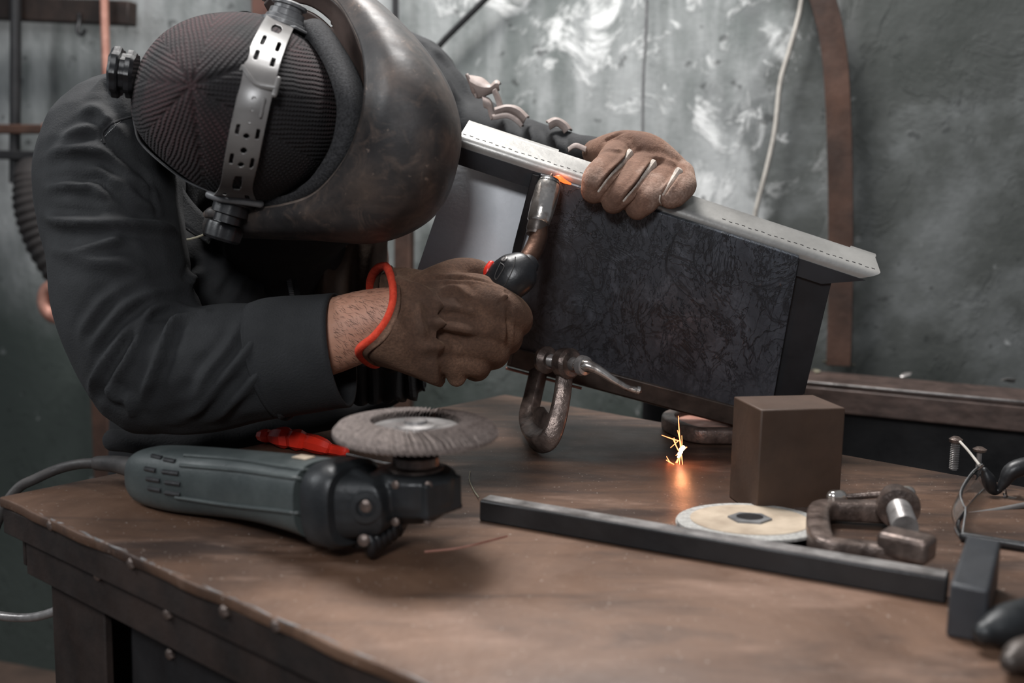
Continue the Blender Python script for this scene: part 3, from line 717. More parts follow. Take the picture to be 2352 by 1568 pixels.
mk('nose_bridge', *tube([P(2262, 1080, dN), P(2270, 1100, dN), P(2278, 1122, dN), P(2290, 1128, dN), P(2306, 1108, dN), P(2330, 1078, dN), P(2400, 1062, dN)], [.003, .006, .005, .003, .005, .008, .008], 14, res=36, dome=True), M['black_plastic'], sg, label='black rubber nose bridge')
mk('lens', *grid(loft([[P(2300, 1120, dN), P(2360, 1130, dN + .01), P(2420, 1150, dN - .01)], [P(2305, 1142, dN - .01), P(2365, 1150, dN), P(2425, 1165, dN - .02)]], 10, 12)), M['glass'], sg, solid=.002)
mk('temple_arm', *tube([Q(2212, 1232, .004), Q(2280, 1243, .004), Q(2400, 1262, .004)], .0038, 12, ry=.8, res=20, dome=True), M['black_plastic'], sg)
mk('temple_arm', *tube([P(2225, 1182, dN - .05), P(2290, 1172, dN - .04), P(2400, 1150, dN - .03)], .0026, 10, res=16, dome=True), M['strap'], sg, label='clear temple arm')
mk('wire_arm', *tube([P(2205, 1014, dN + .05), P(2225, 1036, dN + .03), P(2250, 1068, dN)], .0013, 8, res=12), M['white_plastic'], sg, label='thin pale wire arm')

pl = thing('pliers', 'dark blurred pliers at the lower right corner of the table', 'pliers', tuple(T(2330, 1480)))
mk('handle', *tube([Q(2262, 1452, .012), Q(2300, 1440, .013), Q(2352, 1425, .013), Q(2460, 1400, .013)], [.007, .012, .013, .012], 16, res=20, dome=True), M['grinder_dark'], pl)
mk('handle', *tube([Q(2322, 1520, .010), Q(2352, 1505, .011), Q(2460, 1480, .012)], [.006, .010, .011], 16, res=16, dome=True), M['steel_dark'], pl)
mk('pivot', *lathe([(.016, 0.004), (.018, .008), (.017, .018), (.006, .021)], T(2480, 1440), UPZ, 20), M['steel_dark'], pl)

# ================================================================ orange screwdriver handle
od = thing('screwdriver', 'orange plastic handled screwdriver lying behind the angle grinder', 'screwdriver', tuple(T(690, 1050)))
L = [(600, 1000, 0, 13), (612, 1001, 0, 17), (624, 1003, 0, 14), (638, 1003, 0, 22), (655, 1005, 0, 26), (668, 1007, 0, 22), (684, 1010, 0, 26), (700, 1014, 0, 21), (722, 1019, 0, 22), (745, 1026, 0, 19), (762, 1032, 0, 13), (790, 1037, 0, 14)]
L = [(x, y, T(x, y + r * 1.0).y, r) for x, y, d, r in L]
mk('handle', *ptube(L, 8, res=40, dome=True), M['orange'], od, auto=25)
mk('blade', *ptube([(788, 1040, L[-1][2], 4), (860, 1058, L[-1][2] - .03, 4), (900, 1066, L[-1][2] - .05, 4)], 10), M['steel_edge'], od)

# ================================================================ sparks
sp = thing('spark_burst', 'small burst of orange sparks striking the table left of the block', 'sparks', tuple(T(1562, 1046)))
dS = T(1562, 1062).y
def sl(name, L, r, m, p=sp): return mk(name, *tube([P(x, y, dS + z) for x, y, z in L], r, 6, res=max(6, len(L) * 3)), m, p)
trails = [[(1558, 955, .01), (1560, 990, .0), (1563, 1030, 0)], [(1556, 988, 0), (1562, 1010, 0), (1566, 1032, 0)], [(1520, 999, .02), (1545, 1008, .01), (1560, 1012, 0)],
          [(1545, 1006, 0), (1556, 1030, 0), (1562, 1040, 0)], [(1540, 1028, 0), (1558, 1012, 0)], [(1548, 1078, -.01), (1556, 1060, 0), (1563, 1042, 0)],
          [(1531, 1048, 0), (1538, 1060, 0), (1548, 1066, -.01)], [(1530, 1056, .0), (1548, 1066, 0), (1560, 1048, 0)], [(1560, 1072, -.01), (1562, 1050, 0), (1565, 1036, 0)], [(1568, 1072, -.01), (1566, 1050, 0), (1564, 1036, 0)],
          [(1552, 1046, 0), (1562, 1038, 0), (1578, 1026, 0)], [(1548, 1005, 0), (1552, 1020, 0)], [(1566, 1000, 0), (1567, 1030, 0)]]
for i, tr in enumerate(trails):
    n_ = len(tr); sl('spark_trail', tr, [.0003] + [.00055] * (n_ - 2) + [.0004] if n_ > 2 else [.0003, .0004], M['spark'])
for x, y, r in ((1567, 1030, .0023), (1562, 1040, .0018), (1560, 1047, .0012)):
    mk('spark_core', *tube([P(x - 2, y + 2, dS), P(x + 2, y - 2, dS)], r, 8, dome=True), M['sparkhot'], sp)
L1 = bpy.data.lights.new('spark_light', 'POINT'); L1.energy = .035; L1.color = (1, .34, .12); L1.specular_factor = .25; L1.shadow_soft_size = .006
lo = bpy.data.objects.new('spark_light', L1); C.objects.link(lo); lo.location = P(1564, 1034, dS - .012)
hair_ = mk('thin_wire', *tube([T(1080, 1082, TZ + .001), T(1078, 1100, TZ + .001), T(1088, 1125, TZ + .001), T(1100, 1142, TZ + .002)], .0005, 6, res=14), M['white_seam'])
tag(hair_, 'fine pale wire curling on the table behind the bar\'s left end', 'wire')

# ================================================================ angle grinder
ag = thing('angle_grinder', 'grey-green angle grinder lying on its back with flap disc facing up', 'angle grinder', tuple(T(640, 1200)))
BP = [(327, 1092, .905, 40), (336, 1096, .90, 58), (360, 1100, .892, 68), (420, 1108, .875, 74), (520, 1117, .855, 76), (600, 1126, .828, 78), (680, 1140, .803, 84), (735, 1152, .785, 90)]
pts = [P(x, y, d) for x, y, d, r in BP]; rad = [r * d / F for x, y, d, r in BP]
body = mk('body', *tube(pts, rad, 40, power=2.9, res=60, up=(0, 0, 1)), M['grinder'], ag, auto=60)
bvb = bvh(body)
def onb(pts_, off, n=14): return hitline(bvb, pts_, n, off)
# vents, ridges, sticker, switch
for (x, y, w_) in ((338, 1056, 22), (366, 1064, 24), (322, 1085, 24), (362, 1092, 36), (326, 1108, 30), (368, 1116, 34), (330, 1130, 28), (368, 1140, 34)):
    x += 8; L = onb([(x, y), (x + w_, y + 5)], -.0004, 6)
    if len(L) > 2: mk('vent_slot', *tube(L, .0022, 8), M['black_plastic'], ag)
for rr in ([(420, 1056), (540, 1066), (640, 1082), (740, 1096)], [(410, 1078), (540, 1090), (640, 1104), (720, 1116)], [(400, 1150), (520, 1168), (640, 1182), (730, 1196)]):
    L = onb(rr, .0006, 24)
    if len(L) > 3: mk('ridge', *tube(L, .0016, 8), M['grinder'], ag)
L = onb([(700, 1036), (728, 1044)], .0012, 6)
h1 = hit(bvb, 706, 1072, .0006)
if h1:
    p_, n_ = h1; t_ = (pts[-1] - pts[-3]).normalized(); s_ = n_.cross(t_).normalized()
    mk('switch_recess', *boxv(hit(bvb, 700, 1165, .001)[0], (t_, hit(bvb, 700, 1165)[1].cross(t_), hit(bvb, 700, 1165)[1]), (.028, .018, .004)), M['black_plastic'], ag, bevel=.002)
    mk('slide_switch', *boxv(hit(bvb, 692, 1165, .003)[0], (t_, hit(bvb, 700, 1165)[1].cross(t_), hit(bvb, 700, 1165)[1]), (.013, .014, .006)), M['grinder_dark'], ag, bevel=.002)
top_ = hit(bvb, 690, 1062, .0008)
if top_:
    p_, n_ = top_; t_ = (pts[-1] - pts[-3]).normalized()
    mk('rating_label', *boxv(p_, (t_, n_.cross(t_), n_), (.016, .010, .0008)), M['disc_label'], ag, label='small white label')
# collar and gear case
gx = (pts[-1] - pts[-3]).normalized(); gz = (UPZ - gx * UPZ.dot(gx)).normalized(); gy = gx.cross(gz)
cc = P(783, 1162, .772)
mk('collar', *tube([cc - gx * .017, cc - gx * .012, cc + gx * .008, cc + gx * .013], [.029, .0325, .0325, .029], 40, power=3.2, up=(0, 0, 1)), M['grinder_dark'], ag)
ds = .780; dc = P(945, 992, ds)
ax = Vector((dc.x, dc.y, 0)); hub = lambda y: Vector((dc.x, dc.y, P(945, y, ds).z))
gcase = [tube([cc + gx * .010, cc + gx * .022, hub(1140) - gx * .02], [.0255, .022, .020], 28, power=3, up=(0, 0, 1), ry=.95),
         lathe([(.010, 0), (.018, .002), (.028, .010), (.0315, .018), (.0315, .036), (.027, .040), (.018, .041)], hub(1202), UPZ, 36),
         boxv(hub(1140) + gx * .010, (gx, gy, gz), (.040, .040, .026)),
         tube([cc + gx * .012 + gz * .020, cc + gx * .030 + gz * .016], [.008, .006], 14, dome=True)]
organic('gear_case', gcase, .0014, 3, M['grinder_dark'], ag)
for k_ in (-1, 1):
    for y_ in (1100, 1182):
        q_ = hub(y_) + Vector((.012 * k_, -.0285, 0)); mk('case_screw', *lathe([(.0030, -.003), (.0030, .001), (.0012, .0018)], q_, (.25 * k_, -1, .1), 10), M['cast'], ag)
mk('side_boss', *lathe([(.011, 0), (.0125, .003), (.0115, .010), (.007, .0105), (.006, .007), (.001, .007)], P(832, 1168, .752), (.1, -1, .05), 26), M['grinder_dark'], ag)
mk('case_screw', *lathe([(.0048, -.006), (.0048, .0), (.003, .001), (.0005, .001)], P(832, 1172, .744), (.1, -1, .05), 12), M['cast'], ag)
for k_ in range(6):
    t_ = k_ / 5; c_ = P(842 + 62 * t_, 1244 - 42 * t_, .765 + .02 * t_)
    mk('guard_rib', *tube([c_ + Vector((0, -.010, .006)), c_ + Vector((.003, -.013, -.001)), c_ + Vector((.002, -.008, -.008))], .0042 - .001 * t_, 10, dome=True, res=8), M['black_plastic'], ag)
mk('lower_guard', *tube([P(812, 1240, .772), P(850, 1230, .772), P(890, 1212, .778), P(915, 1194, .785)], [.010, .013, .012, .008], 20, res=20, ry=.8, dome=True), M['black_plastic'], ag)
mk('case_screw', *lathe([(.0045, -.004), (.0045, 0), (.002, .0015)], P(826, 1250, .744), (0, -1, .2), 12), M['cast'], ag)
spz = P(945, 1092, ds).z
mk('spindle_flange', *lathe([(.0215, 0), (.0215, .007), (.018, .009), (.0175, .015), (.012, .017), (.012, .024)], Vector((dc.x, dc.y, spz - .003)), UPZ, 32), M['cast'], ag)
# flap disc: backing, flaps, hub
ft = (Vector((0, 0, 1)) + Vector((-.01, 0, 0))).normalized(); fo = Vector((dc.x, dc.y, P(945, 984, ds).z))
R0 = .0625
mk('disc_backing', *lathe([(.012, -.006), (.030, -.006), (.036, -.005), (.057, -.0085), (.055, -.0105), (.034, -.0085), (.012, -.009)], fo, ft, 64), M['black_plastic'], ag)
A = Acc(); NF = 84
for i in range(NF):
    a0 = 2 * PI * i / NF
    def pt(r, a, z): return fo + Vector((math.cos(a) * r, math.sin(a) * r, z))
    sk = .16; dz = .0034 + .0012 * math.sin(i * 2.3)
    A.add(([pt(.0345, a0, .0035), pt(.044, a0 + sk * .3, .004), pt(.058, a0 + sk * .8, .0005), pt(R0, a0 + sk, -.0045),
            pt(.0345, a0 + .088, .0035 - dz), pt(.044, a0 + .088 + sk * .3, .004 - dz), pt(.058, a0 + .088 + sk * .8, .0005 - dz), pt(R0 - .001, a0 + .088 + sk, -.0045 - dz),
            pt(.0345, a0, -.004), pt(R0, a0 + sk, -.0078), pt(R0 - .001, a0 + .088 + sk, -.0100)],
           [(0, 1, 5, 4), (1, 2, 6, 5), (2, 3, 7, 6), (3, 9, 10, 7), (0, 8, 9, 3, 2, 1)]))
A.mk('abrasive_flaps', M['flap'], ag, smooth=False, kind='stuff')
mk('disc_hub', *lathe([(.033, -.002), (.024, -.0045), (.016, -.005), (.0155, -.001), (.009, .0005), (.0085, .003), (.001, .004)], fo, ft, 40), M['steel_edge'], ag)
# cord with strain relief, over the left edge of the table
mk('strain_relief', *ptube([(332, 1092, .905, 26), (300, 1082, .91, 24), (262, 1074, .93, 20), (222, 1072, .945, 17)], 18, res=16, dome=True), M['rubber'], ag)
mk('power_cord', *ptube([(230, 1072, .942, 13), (180, 1074, .95, 12), (130, 1086, .95, 12), (80, 1108, .94, 12), (40, 1130, .935, 12), (5, 1180, .93, 12), (-25, 1260, .93, 12), (-60, 1400, .93, 12)], 14, res=60), M['rubber'], ag)
# ================================================================ the welder
pe = thing('person', 'person in dark work jacket and beanie bending over the table, welding with both gloved hands', 'person', (-.42, 1.60, 0))
# body: one continuous skin under the clothes (head, neck, torso, arms, legs)
def pv(l): return ptube(l, 16, dome=True, res=max(6, len(l) * 4))
def wt(pts, rad, n=16, **k): return tube([Vector(p) for p in pts], rad, n, dome=True, res=max(6, len(pts) * 4), **k)
HC = P(600, 290, .985)
K_ = Vector((-.50, -.80, .20)).normalized()            # crown direction
Tt = Vector((.27, .06, .96)); Tt = (Tt - K_ * Tt.dot(K_)).normalized()   # ear to ear
Fd = Tt.cross(K_) ; Fd = Fd if Fd.x > 0 else -Fd          # face direction
hip = Vector((-.42, 1.60, .92))
chest = P(640, 620, 1.30)
hd_ = [tube([HC + K_ * .085, HC + K_ * .05, HC, HC - K_ * .05, HC - K_ * .09 + Fd * .02, HC - K_ * .115 + Fd * .035], [.040, .062, .069, .064, .052, .035], 24, ry=.92, res=20, dome=True),
       tube([HC - K_ * .01 + Fd * .075, HC - K_ * .035 + Fd * .098, HC - K_ * .045 + Fd * .082], [.008, .013, .010], 12, dome=True),
       tube([HC - K_ * .075 + Fd * .072 + Tt * .02, HC - K_ * .075 + Fd * .078, HC - K_ * .075 + Fd * .072 - Tt * .02], [.005, .008, .005], 10, dome=True)]
for s in (-1, 1):
    hd_.append(tube([HC + Tt * s * .066 - K_ * .02, HC + Tt * s * .074 - K_ * .03, HC + Tt * s * .068 - K_ * .055], [.014, .017, .010], 12, ry=.5, dome=True))
    hd_.append(tube([HC + Fd * .070 + Tt * s * .032 - K_ * .008, HC + Fd * .072 + Tt * s * .032 - K_ * .012], [.010, .010], 10, dome=True))
legs = []
for s in (-1, 1):
    legs.append(wt([hip + Vector((s * .09, 0, -.02)), Vector((-.42 + s * .11, 1.56, .50)), Vector((-.42 + s * .12, 1.64, .08))], [.085, .058, .04]))
    legs.append(wt([Vector((-.42 + s * .12, 1.66, .05)), Vector((-.42 + s * .13, 1.50, .035))], [.04, .032]))
WR = [(330, 860, 1.0, 60), (560, 820, .99, 75), (700, 790, .985, 88), (790, 762, .980, 86), (860, 738, .978, 78), (930, 722, .975, 66), (1020, 720, .975, 60)]
bodyp = hd_ + legs + [
    wt([HC - K_ * .10, P(640, 470, 1.18), P(640, 520, 1.26)], [.052, .055, .07]),
    wt([P(640, 500, 1.27), chest + Vector((0, .06, 0)), hip], [.115, .125, .11], ry=1.0),
    pv([(420, 400, 1.22, 80), (300, 380, 1.10, 80), (300, 640, 1.02, 80), (330, 850, 1.0, 70)]), pv(WR),
    pv([(760, 320, 1.35, 90), (950, 240, 1.36, 80), (1120, 318, 1.34, 40), (1330, 350, 1.20, 22), (1400, 352, 1.13, 22)])]
body_ = organic('body', bodyp, .004, 3, M['skin'], pe)
bo = Acc()
for s in (-1, 1):
    bo.add(wt([Vector((-.42 + s * .12, 1.68, .06)), Vector((-.42 + s * .13, 1.56, .05)), Vector((-.42 + s * .13, 1.44, .04))], [.052, .050, .038]))
organic('neck_cover', [wt([HC - K_ * .055, HC - K_ * .10, P(640, 470, 1.18), P(630, 530, 1.24), P(620, 560, 1.27)], [.074, .078, .085, .095, .08], 24)], .005, 3, M['jacket_dark'], pe)
# trousers and boots
organic('trousers', [wt([hip + Vector((s * .07, 0, .02)), Vector((-.42 + s * .11, 1.56, .50)), Vector((-.42 + s * .12, 1.65, .09))], [.125, .085, .065]) for s in (-1, 1)] +
        [wt([hip + Vector((0, -.03, -.05)), hip + Vector((0, -.04, .10))], [.15, .16])], .008, 4, M['jacket_dark'], pe)
bo.mk('boot', M['rubber'], pe)

# jacket, with its folds
JF = [([(95, 362), (150, 343), (230, 346), (290, 398), (345, 442), (362, 475)], .006, .0055), ([(100, 432), (150, 427), (200, 432), (232, 444), (260, 452)], .005, .005),
      ([(190, 425), (215, 424), (240, 438)], .004, .004), ([(95, 492), (130, 507), (190, 512), (300, 513), (380, 522), (410, 535)], .006, .0065),
      ([(110, 572), (160, 577), (210, 567), (262, 552), (280, 533)], .006, .005), ([(120, 600), (200, 596), (280, 606), (350, 622)], .007, .004),
      ([(430, 655), (350, 678), (290, 702), (240, 760), (190, 810)], .007, .006), ([(330, 638), (250, 682), (200, 742), (180, 790)], .006, .004),
      ([(470, 713), (380, 700), (310, 742), (260, 802), (222, 872), (206, 905)], .0055, .007), ([(400, 722), (330, 762), (290, 832), (240, 905)], .005, .006),
      ([(465, 716), (400, 742), (370, 812), (342, 880), (316, 932)], .0055, .007), ([(560, 722), (530, 792), (482, 852), (452, 902), (420, 935)], .006, .006),
      ([(604, 752), (562, 812), (502, 882), (462, 932), (402, 972)], .006, .0065), ([(614, 832), (572, 882), (522, 932), (490, 965)], .006, .005),
      ([(350, 705), (332, 740), (300, 780)], .004, .004), ([(285, 900), (300, 930), (305, 960)], .006, .004), ([(250, 880), (262, 905), (285, 925)], .006, .005),
      ([(178, 260), (220, 250), (262, 290), (300, 330)], .006, .0045), ([(215, 215), (245, 190), (270, 215), (290, 255)], .006, .006), ([(255, 180), (275, 205), (300, 235)], .005, .004),
      ([(300, 268), (275, 276), (248, 290), (236, 305), (240, 330), (290, 372), (330, 402), (355, 470), (372, 510)], .003, -.003),
      ([(130, 330), (180, 300), (230, 290)], .006, .004), ([(250, 400), (290, 430), (330, 470), (360, 500)], .007, .005), ([(200, 380), (240, 400), (280, 440)], .007, .004),
      ([(480, 620), (440, 640), (440, 660)], .006, .005), ([(560, 600), (530, 650), (505, 690)], .006, -.005), ([(620, 590), (600, 640), (590, 690)], .008, .005),
      ([(920, 95), (980, 140), (1030, 210), (1055, 280)], .010, .006), ([(950, 90), (1020, 150), (1075, 230)], .008, -.006), ([(1150, 270), (1170, 300), (1180, 330)], .007, .007),
      ([(1215, 290), (1230, 320), (1235, 350)], .006, .007), ([(1270, 310), (1285, 330), (1290, 355)], .005, .005)]
JP = [pv([(330, 290, 1.16, 125), (262, 330, 1.08, 148), (252, 430, 1.07, 166), (268, 560, 1.04, 156), (288, 690, 1.02, 158), (325, 790, 1.01, 158), (352, 850, 1.0, 152)]),
      pv([(352, 848, 1.0, 152), (440, 848, .995, 152), (530, 838, .99, 146), (624, 828, .985, 136)]),
      pv([(262, 262, 1.13, 82), (340, 300, 1.22, 130), (520, 330, 1.34, 180), (720, 260, 1.40, 170), (905, 214, 1.38, 142), (985, 250, 1.36, 112), (1075, 300, 1.34, 85), (1180, 326, 1.29, 62), (1290, 345, 1.22, 46), (1372, 352, 1.165, 34)]),
      wt([P(640, 470, 1.36), P(620, 620, 1.36), P(600, 800, 1.45), hip + Vector((0, -.02, .1))], [.13, .145, .165, .16]),
      pv([(330, 380, 1.16, 120), (420, 540, 1.20, 110), (560, 640, 1.24, 100), (700, 600, 1.28, 100)]),
      pv([(430, 600, 1.16, 90), (520, 700, 1.18, 110), (560, 850, 1.22, 130)])]
jk = organic('jacket', JP, .0038, 4, M['jacket'], pe, JF, noise=(.0022, 26))
jb = bvh(jk)
def seam(name, pts, r, off, mat, parent, n=40, bv_=None, **k):
    L = hitline(bv_ or jb, pts, n, off)
    Q_ = [L[0]]
    for p in L[1:]:
        if (p - Q_[-1]).length < .05: Q_.append(p)
    return mk(name, *tube(Q_, r, 8, dome=False, **k), mat, parent)
seam('jacket_seam', [(305, 268), (275, 276), (250, 290), (236, 306), (240, 330)], .0012, .0003, M['jacket_dark'], pe)
seam('collar_piping', [(405, 545), (440, 545), (470, 535), (485, 524)], .0011, .0008, M['white_seam'], pe, label=None) if False else None
A = Acc()
for i in range(16):
    x, y = 232 + i * 3.4, 322 - i * 3.3
    h_ = hit(jb, x, y, .0003)
    if h_: A.add(boxv(h_[0], (h_[1].orthogonal(), h_[1].cross(h_[1].orthogonal()), h_[1]), (.0012, .0008, .0006)))
A.mk('shoulder_stitching', M['grey_plastic'], pe, kind='stuff')
# collar standing behind the head: folded cloth band with light piping
cl = [[(300, 300, 1.06), (330, 400, 1.05), (400, 500, 1.06), (480, 560, 1.08)], [(330, 290, 1.09), (390, 380, 1.07), (440, 460, 1.08), (500, 520, 1.09)]]
cg = loft([[P(*p) for p in l] for l in cl], 6, 24)
mk('collar', *grid(cg), M['jacket'], pe, solid=.003)
mk('collar_piping', *tube([P(402, 547, 1.055), P(430, 550, 1.055), P(465, 540, 1.058), P(490, 522, 1.06)], .0011, 8, res=20), M['white_seam'], pe, label='pale piping on the collar')
# cuff: open tube with hem
cf = [(616, 828, .985, 139), (640, 822, .984, 141), (700, 814, .982, 138), (786, 802, .980, 133)]
pts = [P(x, y, d) for x, y, d, r in cf]; rad = [r * d / F for x, y, d, r in cf]
mk('cuff', *tube(pts, rad, 48, res=24, cap=False, wob=lambda k, a: 1 + .012 * math.sin(3 * a + k * .2) + (.008 if k in (1, 2, 22, 23) else 0)), M['jacket'], pe, solid=.0028, smooth=True)
# fine dark hairs on the bare forearm
bdv = bvh(body_); A = Acc()
for i in range(520):
    px, py = random.uniform(765, 900), random.uniform(655, 850)
    h_ = hit(bdv, px, py, .0001)
    if not h_: continue
    p_, n_ = h_; d_ = Vector((random.uniform(.3, .9), 0, random.uniform(-.75, -.1))); d_ = (d_ - n_ * d_.dot(n_)).normalized(); l_ = random.uniform(.003, .0065)
    sd_ = n_.cross(d_) * random.uniform(-.3, .3)
    A.add(tube([p_, p_ + d_ * l_ * .5 + n_ * .0006 + sd_ * l_ * .2, p_ + (d_ + sd_) * l_ + n_ * .0004], [.00010, .00009, .00003], 3))
A.mk('arm_hair', M['hair'], body_, kind='stuff', label='fine dark forearm hairs')
# zip and chest lapel
zz = [(662, 640), (668, 660), (674, 690)]
A = Acc()
for i in range(16):
    a = P(661 + i * .9, 628 + i * 4.4, 1.16); A.add(boxv(a, ((1, 0, 0), (0, 1, 0), (0, 0, 1)), (.0050, .003, .0012)))
A.mk('zip_teeth', M['grey_plastic'], pe, kind='stuff')
mk('zip_tape', *grid(loft([[P(652, 622, 1.163), P(660, 660, 1.163), P(668, 700, 1.163)], [P(676, 622, 1.163), P(686, 660, 1.163), P(694, 700, 1.163)]], 3, 10)), M['jacket_dark'], pe, solid=.001)
# leather bib under the helmet, draped in vertical folds
rows = []
for j in range(14):
    y = 500 + j * 17; row = []
    for i in range(50):
        x = 672 + i * 4.5; row.append(P(x - (j * 0.6), y, 1.205 + .012 * math.sin(i * .24 + .7 * math.sin(j * .3)) + .004 * math.sin(i * .55 + j * .25)))
    rows.append(row)
mk('leather_bib', *grid(rows), M['leather_dark'], pe, solid=.002, soff=1)
# gathered hem under the wrist
rows = []
for j in range(10):
    t = j / 9; row = []
    for i in range(70):
        s = i / 69; x = 752 + s * 215
        top = 830 + 4 * math.sin(s * 5); bot = 930 - s * 20 + 9 * abs(math.sin(i * .33)) - (18 if s > .9 else 0)
        row.append(P(x + t * 10 * s, top + (bot - top) * t, 1.10 + .05 * s + .0065 * math.sin(i * .5 + math.sin(i * .21)) * (.3 + t)))
    rows.append(row)
mk('gathered_hem', *grid(rows), M['jacket'], pe, solid=.002)
mk('apron_edge', *ptube([(262, 1010, 1.09, 26), (420, 1022, 1.11, 34), (560, 1004, 1.15, 34), (700, 975, 1.19, 30), (840, 930, 1.24, 28), (960, 880, 1.28, 20)], 20, res=40, dome=True,
   wob=lambda k, a: 1 + .05 * math.sin(k * .9 + 2 * a)), M['jacket_dark'], pe)
# pale wrinkled tape on the far sleeve
def flap(name, top, bot, d, bulge=.012):
    "a curled tab of pale tape standing off the sleeve"
    a = [P(x, y, d) for x, y in top]; b = [P(x, y, d - .01) for x, y in bot]
    m_ = [p.lerp(q, .5) + Vector((0, -bulge, .002)) for p, q in zip(a, b)]
    mk(name, *grid(loft([a, m_, b], 10, 30)), M['pink_cloth'], pe, solid=.0025)
flap('sleeve_tape', [(1070, 176), (1105, 182), (1128, 200), (1140, 188), (1148, 196)], [(1086, 208), (1098, 224), (1122, 214), (1138, 208), (1146, 204)], 1.27)
flap('sleeve_tape', [(1068, 172), (1080, 200), (1092, 222)], [(1074, 178), (1084, 206), (1092, 226)], 1.262, .003)
flap('sleeve_tape', [(1104, 222), (1124, 232), (1132, 258), (1138, 272)], [(1112, 246), (1122, 252), (1126, 264), (1130, 276)], 1.26, .006)
flap('sleeve_tape', [(1138, 208), (1146, 226), (1152, 246)], [(1130, 212), (1138, 232), (1142, 250)], 1.255, .004)
flap('sleeve_tape', [(1136, 252), (1165, 245), (1190, 250), (1214, 272)], [(1136, 266), (1165, 258), (1188, 266), (1204, 282)], 1.245, .010)
flap('sleeve_tape', [(1130, 270), (1165, 264), (1190, 276), (1200, 292)], [(1132, 276), (1165, 272), (1186, 284), (1196, 294)], 1.238, .004)
flap('sleeve_tape', [(1255, 282), (1276, 274), (1298, 284), (1312, 302)], [(1262, 296), (1278, 288), (1292, 296), (1298, 306)], 1.215, .008)
flap('sleeve_tape', [(1306, 346), (1322, 336), (1346, 344)], [(1306, 350), (1322, 341), (1344, 350)], 1.125, .003)

# ---------------- torch glove (image left arm)
ring = lambda L: [P(*p) for p in L]
open_ = ring([(886, 612, 1.0), (900, 645, .965), (903, 690, .938), (888, 735, .922), (860, 772, .915), (826, 802, .925), (842, 828, .975), (868, 836, 1.02), (872, 800, 1.055), (862, 720, 1.065), (850, 660, 1.055), (862, 622, 1.03)])
r1 = ring([(900, 612, .998), (916, 645, .962), (920, 692, .934), (908, 740, .918), (884, 780, .911), (846, 812, .922), (855, 832, .970), (878, 838, 1.015), (888, 800, 1.048), (880, 725, 1.058), (868, 662, 1.050), (878, 624, 1.025)])
r2 = ring([(985, 620, .995), (1000, 655, .95), (1012, 705, .932), (1010, 765, .928), (1005, 830, .932), (1005, 880, .945), (1015, 890, .97), (1025, 870, 1.0), (1030, 820, 1.02), (1030, 745, 1.03), (1015, 685, 1.03), (995, 640, 1.01)])
gl_ = grid(loft([r1, r2], 4, 48, closed=True), cv=True, capa=True, capb=True)
GP = [ptube([(935, 735, .978, 90), (975, 738, .975, 104), (1020, 745, .972, 112), (1085, 735, .972, 112), (1140, 738, .98, 84), (1165, 742, .99, 60)], 32, ry=.58, up=(0, 0, 1), res=24, dome=True),
      ptube([(965, 722, .966, 72), (1010, 724, .963, 74), (1060, 728, .962, 74), (1105, 735, .966, 60)], 28, ry=.85, res=16, dome=True),
      grid(loft([r1, r2], 8, 60, closed=True), cv=True, capa=True, capb=True),
      ptube([(1010, 780, .97, 80), (1040, 825, .972, 62), (1050, 864, .975, 38)], 24, ry=.6, res=12, up=(0, 1, 0), dome=True),
      ptube([(960, 700, .97, 70), (1020, 660, .985, 58), (1062, 632, 1.0, 42), (1095, 628, 1.005, 34), (1112, 640, 1.005, 28)], 24, res=20, ry=.85, dome=True),      # thumb
      ptube([(1080, 690, .965, 56), (1140, 700, .962, 46), (1180, 722, .975, 40), (1190, 742, 1.005, 32), (1165, 752, 1.03, 28)], 20, res=22, dome=True),             # index
      ptube([(1070, 735, .960, 52), (1130, 742, .962, 44), (1165, 765, .98, 36), (1165, 785, 1.01, 30), (1140, 780, 1.03, 26)], 20, res=22, dome=True),
      ptube([(1060, 780, .962, 50), (1110, 786, .965, 42), (1138, 808, .985, 34), (1130, 822, 1.01, 28), (1105, 812, 1.03, 24)], 20, res=22, dome=True),
      ptube([(1030, 815, .965, 46), (1075, 826, .968, 38), (1100, 842, .985, 30), (1094, 852, 1.01, 25), (1070, 842, 1.02, 22)], 20, res=22, dome=True)]
GF = [([(868, 640), (900, 640), (935, 655), (975, 668), (1000, 690), (1012, 704), (1045, 708)], .0055, .0048), 
      ([(962, 690), (966, 742), (985, 782)], .004, .0055), ([(986, 728), (1012, 744), (1060, 752), (1105, 768)], .0055, .005), ([(1005, 667), (1055, 664), (1082, 690)], .004, .004),
      ([(960, 800), (1000, 795), (1050, 792)], .006, .003), ([(972, 640), (1045, 638), (1100, 644), (1145, 655)], .0022, -.0028), ([(985, 660), (1000, 700), (985, 740)], .005, -.002),
      ([(1000, 762), (1030, 778), (1075, 780)], .006, -.0025), ([(925, 690), (938, 730), (942, 770)], .007, -.003), ([(1152, 678), (1158, 682), (1162, 686)], .004, .004),
      ([(1166, 700), (1168, 745), (1168, 800)], .0025, -.004), ([(1020, 720), (1060, 728), (1090, 740)], .004, -.003)]
g1 = organic('torch_glove', GP, .0016, 12, M['suede'], pe, GF, noise=(.0012, 40))
g1['label'] = 'brown suede gauntlet with orange piping holding the torch'
g1b = bvh(g1)
# flared gauntlet mouth: open cloth tube rolled into the glove
mouth = loft([open_, [a.lerp(b, .5) for a, b in zip(open_, r1)], r1], 8, 60, closed=True)
mk('gauntlet_mouth', *grid(mouth, cv=True), M['suede'], g1, solid=.002, soff=0)
pp = cr(open_, 72, True)
mk('orange_piping', *tube(pp + pp[:2], .0046, 12, cap=False, ry=.8), M['piping'], g1, label='orange fabric piping around the cuff')
